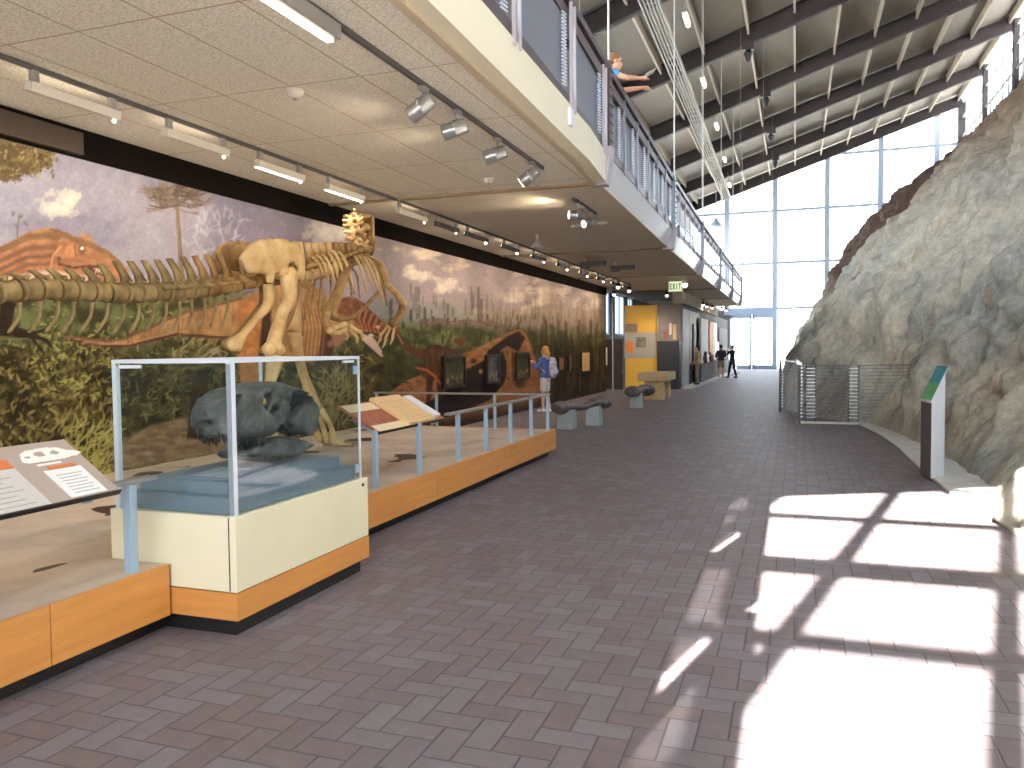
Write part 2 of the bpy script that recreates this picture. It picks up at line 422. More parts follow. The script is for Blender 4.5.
# --- far window wall
def wall_window(Y, name_n, ws, facing):
    """glazed gable wall: heavy mullions, transoms, thin muntins and one pane"""
    return None
MULX = [-4.62, -1.4, 1.93, 5.2, 8.5]
xs = [-6.95] + MULX + [XR]
ZT = [4.2, 7.33, 10.9, 14.42]
winno = 1
for a, b in zip(xs[:-1], xs[1:]):
    lo = 4.2 if b <= -1.0 else .1
    t = thing('window_%d' % winno, None, None, ((a + b) / 2, YF, lo)); t['kind'] = 'structure'; winno += 1
    t0, t1 = roofz(a) + .1, roofz(b) + .1
    MB().prism([(a, YF + .02, lo), (b, YF + .02, lo), (b, YF + .02, t1), (a, YF + .02, t0)], (0, .012, 0)).build('pane', M['glazing'], t)
    for z in ZT:
        if z > lo - .05 and z < t1 - .3:
            aa = a if z < t0 else a + (z - t0) / .3317
            MB().box(aa, b, YF - .06, YF + .06, z - .09, z + .09).build('transom', M['mullion'], t)
    for k in (1, 2):
        x = a + (b - a) * k / 3; mb = MB().box(x - .015, x + .015, YF - .02, YF + .02, lo, roofz(x) + .1)
        z = lo + .9
        while z < roofz(x):
            mb.ball((x, YF - .03, z), .05, 6, 4); z += 1.17
        mb.build('muntin', M['mullion'], t)
for i, x in enumerate(MULX):
    lo = 0 if i >= 1 else 3.8
    struct(MB().box(x - .17, x + .17, YF - .14, YF + .1, lo, roofz(x) + .2).build('trim_%d' % (20 + i), M['mullion']))
struct(MB().box(XR - .25, XR + .25, YF - .3, YF + .2, 0, roofz(XR) + .3).build('trim_25', M['rafter']))
struct(MB().box(-9.6, -4.45, YF - .05, YF + .2, 0, 4.2).build('wall_far', M['wall_grey']))
struct(MB().box(-9.6, -6.95, YF - .05, YF + .2, 4.2, 12.0).build('wall_far', M['wall_grey']))
struct(MB().box(-4.45, -1.4, YF - .08, YF + .1, 3.78, 4.2).build('trim_26', M['mullion']))
# double glazed doors
d = thing('door_1', None, None, (-2.9, YF, 0)); d['kind'] = 'structure'
for (a, b) in ((-4.45, -2.94), (-2.9, -1.4)):
    mb = MB(); w = .13
    mb.box(a, a + w, YF - .05, YF + .05, 0, 3.78).box(b - w, b, YF - .05, YF + .05, 0, 3.78)
    mb.box(a, b, YF - .05, YF + .05, 3.55, 3.78).box(a, b, YF - .05, YF + .05, 0, .28)
    lf = mb.build('door_leaf', M['mullion'], d)
    MB().box(a + w, b - w, YF - .006, YF + .006, .28, 3.55).build('glass', M['glazing'], lf)
    s = 1 if a < -3.5 else -1; hx = (b - .2) if s == 1 else (a + .2)
    MB().tube([(hx, YF - .06, .95), (hx, YF - .12, 1.0), (hx, YF - .12, 1.35), (hx, YF - .06, 1.4)], .02, 6).build('door_handle', M['conduit'], lf)
# --- clerestory windows along the right wall
cy = [YF - .1] + RAFT[1:] + [YB]
for i in range(len(cy) - 1):
    y1, y0 = cy[i], cy[i + 1]
    t = thing('window_%d' % (winno), None, None, (XR, (y0 + y1) / 2, 12.5)); t['kind'] = 'structure'; winno += 1
    MB().box(XR + .02, XR + .032, y0, y1, 12.4, 17.0).build('pane', M['glazing'], t)
    fr = MB()
    for z in (12.4, 13.6, 14.8, 16.0, 16.9): fr.box(XR - .03, XR + .05, y0, y1, z - .04, z + .04)
    for k in range(6): y = y0 + (y1 - y0) * k / 5; fr.box(XR - .03, XR + .05, y - .04, y + .04, 12.4, 17)
    fr.build('frame', mat('clerestory_frame', srgb(150, 150, 148), .5) if i == 0 else bpy.data.materials['clerestory_frame'], t)
    MB().box(XR - .12, XR + .12, y0 - .18, y0 + .18, 11.8, 17.2).build('post', M['rafter'], t)
struct(MB().box(XR, XR + .4, YB, YF, 0, 12.4).build('wall_right', M['wall_grey']))
# --- near gable wall behind the camera: the same kind of glazing, through which the low sun comes
t = thing('window_%d' % winno, None, None, (0, YB, 0)); t['kind'] = 'structure'; winno += 1
MB().prism([(-6.95, YB, .1), (XR, YB, .1), (XR, YB, roofz(XR) + .1), (-6.95, YB, roofz(-6.95) + .1)], (0, -.012, 0)).build('pane', M['glazing'], t)
for k in range(16):
    x = -6.62 + 1.1 * k
    if x > XR: break
    w = .15
    MB().box(x - w / 2, x + w / 2, YB - .05, YB + .05, .1, roofz(x) + .1).build('mullion', M['mullion'], t)
for z, w in ((1.2, .1), (2.4, .1), (3.9, .3), (5.0, .08), (6.1, .1), (7.1, .25), (8.2, .08), (9.27, .12), (10.27, .27), (11.4, .11), (12.5, .08), (13.6, .25), (14.7, .08), (15.8, .08)):
    a = max(-6.95, (z - 11.18) / .3317 - 6.83)
    MB().box(a, XR, YB - .05, YB + .05, z - w / 2, z + w / 2).build('transom', M['mullion'], t)
struct(MB().box(-9.9, -6.95, YB - .2, YB, 0, 12.2).build('wall_back', M['wall_grey']))
# --- outside
g = mat('outside_ground', srgb(214, 204, 186), .9, var=.15, scale=.2)
struct(MB().box(-160, 160, YF + .6, 400, -.6, -.15).build('ground', g))
struct(MB().box(-160, 160, -220, YB - .6, -.6, -.15).build('ground', g))
mb = MB(); N = 40; vs = []
for i in range(N + 1):
    x = -150 + 300 * i / N; hh = 9 + 7 * mn.noise(Vector((x * .03, 1.3, 0))) + 3 * mn.noise(Vector((x * .1, 4.3, 0)))
    vs += [(x, 240, -1), (x, 270, max(2, hh)), (x, 330, max(4, hh * 1.8))]
mb.add(vs, [(3 * i + j, 3 * i + 3 + j, 3 * i + 4 + j, 3 * i + 1 + j) for i in range(N) for j in range(2)])
struct(mb.build('hills', mat('hills', srgb(178, 176, 160), .9, var=.2, scale=.05), smooth=True))
# ------------------------------------------------------------------ the painted mural on the left wall
rng = np.random.default_rng(11)
_lat = rng.random((256, 256))
def vnoise(x, y):
    xi = np.floor(x).astype(int); yi = np.floor(y).astype(int); fx = x - xi; fy = y - yi
    fx = fx * fx * (3 - 2 * fx); fy = fy * fy * (3 - 2 * fy)
    g = lambda a, b: _lat[a & 255, b & 255]
    return (g(xi, yi) * (1 - fx) + g(xi + 1, yi) * fx) * (1 - fy) + (g(xi, yi + 1) * (1 - fx) + g(xi + 1, yi + 1) * fx) * fy
def fbm(x, y, o=4):
    s = 0; a = .5; t = 0
    for k in range(o):
        s = s + a * vnoise(x * 2 ** k + 17.3 * k, y * 2 ** k + 9.1 * k); t += a; a *= .55
    return s / t
NX, NZ = 640, 236
qs = np.linspace(-170, 607, NX)
# columns spaced evenly in the view of a visitor by the case, so near panels get the finest paint
ycol = np.array([PX(q, 345 + (796 - q) * -.15, XM)[1] for q in qs]); ycol[-1] = 29.4
zrow = np.linspace(0.0, 3.57, NZ)
YY, ZZ = np.meshgrid(ycol, zrow, indexing='ij')
Pc = np.stack([np.full_like(YY, XM), YY, ZZ - CAMH], -1) @ ROT
U = Pc[..., 0] / Pc[..., 2] * FPX + 512.; V = Pc[..., 1] / Pc[..., 2] * FPX + 384.
U = U.ravel(); V = V.ravel()
col = np.zeros((U.size, 3))
def lerp3(a, b, t): return np.array(a)[None] * (1 - t[:, None]) + np.array(b)[None] * t[:, None]
def blend(m, c, idx=None):
    c = np.array(c, float)
    if c.ndim == 1: c = c[None]
    if idx is None: col[:] = col * (1 - m[:, None]) + c * m[:, None]
    else: col[idx] = col[idx] * (1 - m[:, None]) + c * m[:, None]
ss = lambda a, b, x: (lambda t: t * t * (3 - 2 * t))(np.clip((x - a) / (b - a), 0, 1))
def box_idx(x0, x1, y0, y1): return np.nonzero((U > x0) & (U < x1) & (V > y0) & (V < y1))[0]
def poly(pts, c, soft=1.0, al=1.0, c2=None, sx=.2, sy=.2):
    a = np.array(pts, float); i = box_idx(a[:, 0].min() - 3, a[:, 0].max() + 3, a[:, 1].min() - 3, a[:, 1].max() + 3)
    if not len(i): return i
    x, y = U[i], V[i]; d = segdist(pts, x, y); d = np.where(inside(pts, x, y), d, -d)
    m = np.clip(d / soft + .5, 0, 1) * al
    cc = np.array(c, float)[None] if c2 is None else lerp3(c, c2, ss(.3, .7, fbm(x * sx, y * sy)))
    blend(m, cc, i); return i
def stroke(pts, w, c, al=1.0, soft=.8, clip=None):
    a = np.array(pts, float); w2 = w if hasattr(w, '__len__') else [w] * len(pts); mw = max(w2) + 2
    i = box_idx(a[:, 0].min() - mw, a[:, 0].max() + mw, a[:, 1].min() - mw, a[:, 1].max() + mw)
    if not len(i): return
    x, y = U[i], V[i]; m = np.zeros(len(i))
    for k in range(len(pts) - 1):
        ax, ay = pts[k]; ux, uy = pts[k + 1][0] - ax, pts[k + 1][1] - ay
        t = np.clip(((x - ax) * ux + (y - ay) * uy) / (ux * ux + uy * uy + 1e-9), 0, 1)
        d = np.hypot(x - ax - t * ux, y - ay - t * uy); wk = w2[k] * (1 - t) + w2[k + 1] * t
        m = np.maximum(m, np.clip((wk - d) / soft + .5, 0, 1))
    if clip is not None: m = m * inside(clip, x, y)
    blend(m * al, c, i)
def blob(cx, cy, rx, ry, c, al=1.0, rag=.5, f=.15):
    i = box_idx(cx - rx * 1.7, cx + rx * 1.7, cy - ry * 1.7, cy + ry * 1.7)
    if not len(i): return
    x, y = U[i], V[i]; r = np.hypot((x - cx) / rx, (y - cy) / ry) + rag * (fbm(x * f, y * f) - .5) * 2
    blend((1 - ss(.75, 1.1, r)) * al, c, i)
def leaves(n, x0, x1, y0, y1, cols, L=(4, 10), w=.9, ang=None, al=.85):
    for _ in range(n):
        x = rng.uniform(x0, x1); y = rng.uniform(y0, y1); a = rng.uniform(0, 2 * PI) if ang is None else rng.normal(ang, .5)
        l = rng.uniform(*L); c = cols[rng.integers(len(cols))]; bnd = rng.uniform(-.5, .5)
        p = [(x, y), (x + l * .5 * math.cos(a), y + l * .5 * math.sin(a)), (x + l * math.cos(a + bnd), y + l * math.sin(a + bnd))]
        stroke(p, [w * .5, w, w * .2], c, al)
# sky
t = np.clip((U - 0) / 600, 0, 1)
col[:] = lerp3((158, 150, 166), (148, 128, 126), t)
n1 = fbm(U * .012 + 3, V * .022)
blend(ss(.5, .72, n1) * .5, (120, 110, 128))
i = box_idx(190, 340, 180, 300); blend((ss(190, 225, U[i]) * (1 - ss(260, 340, U[i])) * .65), (108, 98, 116), i)
n2 = fbm(U * .03 + 40, V * .06 + 7, 5)
blend(ss(.56, .72, n2) * ss(310, 400, U) * .75, (216, 196, 164))
blend(ss(300, 340, U) * (1 - ss(350, 420, U)) * (1 - ss(230, 265, V)) * .5, (190, 172, 155))
blend(ss(440, 560, U) * (1 - ss(.35, .6, fbm(U * .07, V * .03 + 60))) * .5, (120, 98, 92))
for (x, y, rx, ry) in ((62, 203, 20, 13), (52, 210, 16, 8), (70, 198, 12, 8), (418, 276, 14, 6), (407, 270, 6, 7), (445, 285, 12, 8), (438, 290, 8, 5), (330, 232, 30, 10), (512, 300, 12, 5), (594, 308, 9, 12)):
    blob(x, y, rx, ry, (214, 200, 178), .5, .9, .14); blob(x + 3, y - 1, rx * .7, ry * .7, (222, 208, 186), .4, 1.0, .2)
leaves(60, 185, 240, 215, 262, [(190, 184, 190), (176, 168, 178)], (8, 18), 1.6, -1.2, .35)
# far hills and haze
hor = 300 + .03 * (U - 380) + 5 * fbm(U * .05, U * 0)
m = ss(-3, 4, V - hor) * ss(240, 300, U); blend(m, lerp3((138, 138, 134), (150, 128, 110), ss(420, 520, U)))
# meadow
gm = 318 + 4 * fbm(U * .06 + 9, U * 0) + np.where(U > 400, (U - 400) * .05, 0)
m = ss(-4, 8, V - gm) * ss(250, 300, U)
blend(m, lerp3((112, 118, 66), (64, 66, 34), ss(.3, .7, fbm(U * .08, V * .12))))
blend(ss(340, 390, V) * ss(250, 300, U), lerp3((62, 66, 30), (40, 40, 20), ss(.3, .7, fbm(U * .15, V * .2))))
# left undergrowth
m = ss(-6, 6, V - 292 - 4 * fbm(U * .1, U * 0)) * (1 - ss(255, 290, U))
blend(m, lerp3((104, 110, 62), (62, 60, 28), ss(.35, .65, fbm(U * .06, V * .07))))
m = ss(-10, 14, V - 348 + 10 * (fbm(U * .05, V * 0) - .5)) * (1 - ss(370, 400, U))
blend(m, lerp3((92, 80, 36), (40, 32, 14), ss(.3, .65, fbm(U * .09 + 5, V * .09))))
leaves(240, -170, 235, 296, 350, [(166, 164, 84), (130, 134, 66), (74, 72, 34), (150, 146, 70), (58, 50, 26)], (3, 9), 1.1)
leaves(1100, -170, 118, 345, 490, [(150, 128, 68), (118, 98, 44), (172, 150, 84), (54, 40, 18), (34, 26, 12), (136, 128, 56), (96, 76, 36)], (5, 14), 1.5)
leaves(160, 60, 118, 425, 482, [(168, 160, 78), (146, 134, 60)], (10, 22), 1.2, -1.0)
leaves(260, 30, 110, 330, 400, [(170, 166, 74), (120, 112, 50), (60, 52, 24)], (4, 9), 1.2)
# clearing seen through the case
leaves(420, 112, 240, 350, 420, [(106, 98, 52), (136, 124, 70), (46, 44, 26), (70, 70, 40), (92, 74, 44)], (6, 16), 1.2)
poly([(150, 425), (190, 416), (240, 412), (300, 420), (300, 460), (112, 470), (112, 445)], (168, 132, 92), 4, .95, (134, 100, 70), .1, .3)
for k in range(34):
    a = rng.uniform(PI, 2 * PI); l = rng.uniform(18, 34)
    stroke([(202, 368), (202 + l * .6 * math.cos(a), 368 + l * .6 * math.sin(a)), (202 + l * math.cos(a), 372 + l * .75 * math.sin(a))], [1.2, 1, .4], [(92, 90, 48), (62, 62, 34), (128, 118, 66)][k % 3], .8)
poly([(192, 372), (206, 368), (212, 440), (186, 438)], (58, 44, 28), 2)
leaves(420, 240, 372, 352, 432, [(70, 72, 34), (48, 50, 24), (118, 108, 56), (150, 132, 74), (34, 32, 16)], (5, 14), 1.1)
leaves(90, 318, 358, 375, 425, [(166, 146, 82), (140, 120, 62)], (10, 20), 1.0, -1.3)
leaves(60, 172, 215, 336, 360, [(170, 150, 110), (120, 110, 60)], (8, 18), .9, -.9)
# branch hanging in the top left corner
for (x, y, rx, ry) in ((-60, 150, 70, 34), (5, 152, 34, 18), (40, 158, 16, 11), (10, 172, 16, 9), (25, 165, 20, 10)):
    blob(x, y, rx, ry, (124, 100, 58), .95, .8, .3); blob(x - 4, y + 3, rx * .8, ry * .7, (88, 70, 38), .8, .9, .35)
leaves(260, -150, 54, 138, 182, [(150, 124, 74), (96, 76, 40), (176, 148, 94), (70, 54, 30)], (2, 6), 1.0)
# monkey puzzle tree
stroke([(175, 196), (178, 232), (180, 262), (183, 300)], [1.5, 1.8, 2.2, 2.6], (120, 92, 66)); stroke([(174.6, 200), (178.2, 240), (182, 300)], .6, (160, 128, 96), .8)
for k in range(46):
    a = rng.uniform(.86 * PI, 2.14 * PI); l = rng.uniform(18, 38); sy = .55
    x0, y0 = 175 + rng.uniform(-2, 2), 194 + rng.uniform(-9, 16)
    x1, y1 = x0 + l * .6 * math.cos(a), y0 + l * .35 * sy * math.sin(a) + l * .12
    x2, y2 = x0 + l * math.cos(a), y0 + l * sy * math.sin(a) + l * .05
    c = [(110, 88, 70), (132, 106, 84), (92, 72, 58)][k % 3]
    stroke([(x0, y0), (x1, y1), (x2, y2)], [.9, .7, .5], c, .85)
    for q in range(5):
        f = rng.uniform(.4, 1); bx, by = x0 + (x2 - x0) * f, y0 + (y2 - y0) * f + l * .07 * (1 - f)
        aa = a + rng.uniform(-1, 1); stroke([(bx, by), (bx + 6 * math.cos(aa), by + 5 * math.sin(aa) - 1)], [.6, .35], c, .8)
for (x, y) in ((15, 226), (20, 216), (25, 224), (12, 214)): blob(x, y, 2, 2.6, (112, 104, 84), .7, 1.2, .5)
stroke([(18, 216), (16, 240)], .6, (110, 100, 70))
# big striped dinosaur, head to the right
hd = [(-170, 330), (-170, 236), (-80, 268), (0, 246), (13, 239.5), (26, 232.4), (39, 228.5), (52, 228), (62.5, 231), (71.6, 236), (80, 238), (81, 233.5), (84.6, 232), (90, 237), (95, 244.7), (108, 251), (117, 259), (126, 268), (129.5, 276), (128, 288), (100, 290), (60, 292), (20, 296), (0, 310)]
poly(hd, (188, 122, 78), 1.2, 1, (160, 102, 66), .1, .25)
for k, (dy, w, c) in enumerate(((4, 3.2, (124, 88, 56)), (14, 2.4, (126, 84, 54)), (22, 1.8, (118, 78, 52)), (29, 1.8, (132, 82, 58)))):
    stroke([(-90, 268 + dy), (0, 246 + dy * 1.05), (26, 233 + dy * 1.1), (45, 231 + dy * 1.15), (56 - k * 2, 234 + dy)], w, c, .8, 2, hd)
stroke([(52, 228.5), (64, 233), (76, 240), (92, 246), (108, 253), (118, 262)], 3.4, (126, 88, 54), .75, 3, hd)
stroke([(-10, 282), (20, 280), (45, 274), (66, 276), (96, 280)], [4, 5, 4, 3, 3], (232, 198, 172), .8, 3)
stroke([(49, 272), (52, 256), (60, 246)], 1.0, (226, 150, 94), .8, 1.5); blob(70, 252, 6, 7, (222, 140, 78), .7); stroke([(74, 246), (75, 256)], 1, (130, 78, 48), .8)
blob(81, 250, 3.4, 5, (120, 78, 48), .8); blob(81, 248.5, 1.6, 1.6, (244, 226, 190)); blob(58, 259, 1.8, 2.6, (116, 70, 44), .9)
stroke([(58, 264), (72, 268), (88, 266), (104, 268)], 1.1, (92, 50, 36), .9); stroke([(88, 268), (97, 273), (108, 276)], 1.6, (84, 44, 38), .9)
for k in range(8): stroke([(94 + k * 2.1, 268.5 + k * .5), (95 + k * 2.1, 272 + k * .5)], .45, (240, 228, 206), .9)
blob(117, 272, 7, 5, (216, 134, 74), .6)
# its dark forelimb
poly([(-170, 296), (-20, 300), (16, 298), (12, 318), (10, 325), (22, 329), (36, 331), (52, 326), (53, 328.5), (36, 334.5), (46, 338), (53, 348), (50, 348), (42, 341), (34, 339), (44, 352), (40, 352), (30, 339), (0, 336), (-170, 350)], (40, 28, 18), 1.2, 1, (56, 36, 22))
# brown crested dinosaur behind the skeleton
tail = [(58, 335.5), (82, 337), (105, 340), (125, 337), (142, 329), (160, 321), (185, 311), (212, 305), (240, 297), (262, 288), (300, 282), (322, 290), (331, 303), (343, 297.5), (352, 296.5), (362, 302), (372, 312), (383, 322), (388, 331), (386, 338), (380, 339), (372, 334), (362, 333), (350, 336), (338, 346), (330, 347), (328, 362), (262, 362), (240, 366), (228, 340), (205, 338), (175, 336), (150, 342), (130, 347), (107, 348), (82, 344.5)]
poly(tail, (190, 138, 82), 1.2, 1, (150, 106, 62), .12, .05)
stroke([(70, 340), (107, 346.5), (130, 345.5), (150, 340.5), (175, 334.5), (205, 336.5), (226, 338)], 1.4, (84, 48, 36), .9); stroke([(82, 342), (107, 344.4), (130, 343.4), (150, 338), (175, 332)], .8, (206, 146, 106), .6)
for k in range(60):
    x = rng.uniform(120, 322); y = np.interp(x, [120, 160, 212, 260, 322], [342, 326, 310, 296, 300]); stroke([(x, y), (x + rng.uniform(-1, 1.5), y + (rng.uniform(3, 8) if x < 175 else rng.uniform(8, 22)))], .6, [(120, 78, 44), (204, 146, 90)][k % 2], .45, .8, tail)
poly([(236, 300), (262, 300), (264, 330), (258, 362), (258, 392), (240, 392), (238, 350)], (202, 128, 62), 1.4, .9, (176, 104, 50))
poly([(262, 312), (270, 308), (272, 356), (258, 356)], (62, 40, 26), 2, .9)
poly([(322, 314), (334, 345), (330, 366), (314, 366), (320, 340)], (66, 38, 28), 2, .85)
for k in range(14):
    x = 297 + k * 1.9; stroke([(x, 300 + k), (x + 4, 325 + k * .5), (x + 1, 360)], .7, [(206, 144, 80), (116, 70, 40)][k % 2], .55)
poly([(331, 303), (343, 297.5), (352, 296.5), (362, 302), (372, 312), (383, 322), (388, 331), (386, 338), (376, 334), (364, 330), (350, 318), (335, 312)], (150, 84, 50), 1.4, .9, (108, 62, 42), .3, .3)
for k in range(9): stroke([(361 + k * 2.6, 306 + k * 2), (358 + k * 2.4, 318 + k * 1.6), (362 + k * 2.2, 328 + k)], .8, [(206, 112, 74), (90, 44, 32)][k % 2], .8)
poly([(362, 334), (372, 337), (376, 342), (381, 350), (382.5, 357), (379, 357), (372, 350), (362, 342)], (222, 186, 168), 1, .95); stroke([(360, 340), (371, 350), (380, 358)], 1.2, (70, 44, 36), .9)
stroke([(362, 332), (374, 334), (384, 338)], 1.0, (64, 32, 26), .9); blob(377, 327, 2, 1.6, (236, 190, 110), .9); blob(370, 335, 2.4, 1.8, (232, 206, 190), .9)
stroke([(330, 344), (340, 338), (350, 332)], 3.5, (158, 110, 90), .8, 3)
stroke([(58, 336), (82, 337.6), (105, 340.8), (125, 338), (142, 330), (160, 322), (185, 312), (212, 306), (240, 298)], 1.6, (96, 62, 40), .7, 1.5, tail)
for k in range(16): blob(rng.uniform(465, 600), rng.uniform(278, 318), rng.uniform(4, 11), rng.uniform(3, 7), [(206, 186, 160), (120, 100, 112), (186, 166, 150)][k % 3], .45, 1.0, .2)
# marsh plants, distant trunks, herd
for k in range(200):
    x = rng.uniform(385, 545); y = rng.uniform(318, 372); h = rng.uniform(3, 9); stroke([(x, y), (x + .4, y - h)], rng.uniform(.4, .9), [(44, 46, 24), (58, 60, 30), (40, 34, 20)][k % 3], .7)
for k in range(26):
    x = rng.uniform(385, 500); y = rng.uniform(300, 318); stroke([(x, y), (x, y - rng.uniform(6, 16))], .8, (98, 92, 86), .7)
for x, h in ((478, 34), (390, 22), (411, 12), (424, 14), (481, 22)): stroke([(x, 322), (x, 322 - h)], 1.1, (86, 70, 62), .8, 1.5)
for k in range(170):
    x = rng.uniform(485, 607); y = rng.uniform(316, 345); h = rng.uniform(8, 30); stroke([(x, y), (x + rng.uniform(-1, 1), y - h)], rng.uniform(.3, .7), [(112, 88, 76), (180, 158, 134), (92, 74, 66), (134, 110, 96)][k % 4], .38)
for k in range(22): blob(420 + k * 4 + rng.uniform(-2, 2), 322 + 3 * math.sin(k) + k * .15, 3, 2, (120, 92, 82), .85)
stroke([(418, 322), (434, 319), (450, 322), (470, 320), (490, 326), (505, 325)], .8, (112, 84, 74), .7)
blob(459, 342, 5, 4, (110, 56, 38), .9, .8)
# sandy track with shadow
poly([(366, 428), (390, 391.6), (407, 380), (431, 371), (461, 354.5), (489, 342), (503, 335), (515, 329.5), (522, 329.8), (528, 338), (533, 353), (541, 371), (545, 398), (545, 420), (366, 440)], (178, 116, 66), 1.4, 1, (150, 92, 50), .15, .3)
poly([(463, 371), (485, 360), (487, 351), (498, 343), (506, 337), (518, 331), (525, 338), (521, 345), (518, 352), (507, 346), (500, 350), (509, 366), (503, 384), (489, 400), (453, 416), (400, 424), (420, 405), (440, 396)], (40, 28, 28), 1.6)
for x in (499, 503, 507, 512): stroke([(x, 352), (x + 1, 380)], 1.0, (52, 34, 28), .8)
stroke([(507, 356), (508, 376)], 1.6, (170, 110, 64), .8)
blob(473, 361, 3, 2.4, (60, 40, 26), .9); blob(480, 371, 2, 2.4, (190, 130, 80), .9)
for k in range(40): blob(rng.uniform(400, 470), rng.uniform(362, 392), 1.8, 1.2, (64, 60, 30), .7)
# small long necked dinosaur
stroke([(395, 329), (398, 336), (404, 345), (414, 352), (428, 356), (440, 356)], [2.4, 2.2, 2.8, 4, 7, 9], (98, 58, 34)); blob(395, 329.5, 2.6, 3.4, (168, 76, 46)); stroke([(397, 334), (402, 344)], .7, (196, 130, 100), .8)
poly([(424, 350), (430, 344), (440, 345), (446, 352), (444, 372), (441, 400), (437, 400), (436, 380), (433, 380), (430, 402), (426, 402), (425, 376)], (92, 54, 32), 1.2, 1, (64, 38, 24), .5, .1); stroke([(444, 350), (452, 352), (460, 350)], [4, 3, 1], (86, 54, 34))
for k in range(6): stroke([(427 + k * 3, 350), (427 + k * 2.8, 376)], .6, (150, 92, 56), .5)
stroke([(416, 368), (426, 370), (434, 376), (440, 384)], [1, 1.2, 1.2, .8], (196, 90, 46))
# swamp forest at the far end
m = ss(330, 350, V - .05 * (U - 540)) * ss(532, 552, U); blend(m, lerp3((62, 54, 28), (40, 30, 18), ss(.3, .7, fbm(U * .3, V * .05))))
for k in range(170):
    x = rng.uniform(540, 607); y = rng.uniform(335, 392); stroke([(x, y), (x, y - rng.uniform(8, 30))], rng.uniform(.4, .9), [(92, 76, 42), (30, 22, 14), (120, 84, 48), (56, 52, 26)][k % 4], .55)
# ground line
low = 436 - (U - 380) * .19; m = ss(-14, 4, V - low) * ss(372, 392, U); blend(m * .9, (44, 28, 22))
col *= (1 + .12 * (fbm(U * .45, V * .45, 3) - .5) + .14 * (fbm(U * .12 + 50, V * .12, 3) - .5))[:, None]
gl = col @ np.array([.3, .59, .11]); col = col * .84 + gl[:, None] * .16
v = np.clip(col, 0, 255) / 255.; lin = np.where(v <= .04045, v / 12.92, ((v + .055) / 1.055) ** 2.4)
me = bpy.data.meshes.new('mural')
nv = NX * NZ; co = np.stack([np.full_like(YY, XM + .012), YY, ZZ], -1).reshape(-1, 3)
q = (np.arange(NX - 1)[:, None] * NZ + np.arange(NZ - 1)[None]).ravel()
fc = np.stack([q, q + NZ, q + NZ + 1, q + 1], -1).astype(np.int32)
# a thin slab: front paint, with four rim corners at the wall
o8 = [(XM - .018, ycol[0], 0), (XM - .018, ycol[-1], 0), (XM - .018, ycol[-1], 3.57), (XM - .018, ycol[0], 3.57)]
me.from_pydata(np.vstack([co, np.array(o8)]).tolist(), [], fc.tolist() + [(nv, nv + 1, nv + 2, nv + 3)] +
               [(0, (NX - 1) * NZ, nv + 1, nv), ((NX - 1) * NZ, NX * NZ - 1, nv + 2, nv + 1), (NX * NZ - 1, NZ - 1, nv + 3, nv + 2), (NZ - 1, 0, nv, nv + 3)])
ca = me.color_attributes.new('paint', 'FLOAT_COLOR', 'POINT')
full = np.ones((nv + 4, 4), np.float32); full[:nv, :3] = np.clip(lin * np.array([.96, 1.0, 1.06]), 0, .95); full[nv:, :3] = .05
ca.data.foreach_set('color', full.ravel())
mm = mat('mural_print', (1, 1, 1, 1), .7, spec=.2); nt = mm.node_tree
vc = nt.nodes.new('ShaderNodeVertexColor'); vc.layer_name = 'paint'
nz = nt.nodes.new('ShaderNodeTexNoise'); nz.inputs['Scale'].default_value = 30; nz.inputs['Detail'].default_value = 4
tcn = nt.nodes.new('ShaderNodeTexCoord'); nt.links.new(tcn.outputs['Object'], nz.inputs['Vector'])
mxn = nt.nodes.new('ShaderNodeMixRGB'); mxn.blend_type = 'OVERLAY'; mxn.inputs[0].default_value = .15
nt.links.new(vc.outputs[0], mxn.inputs[1]); nt.links.new(nz.outputs['Fac'], mxn.inputs[2]); nt.links.new(mxn.outputs[0], nt.nodes['Principled BSDF'].inputs['Base Color'])
me.materials.append(mm)
mural = bpy.data.objects.new('wall_mural', me); C.objects.link(mural)
tag(mural, 'long wall mural of dinosaurs, plants and a purple cloudy sky behind the skeleton', 'mural')
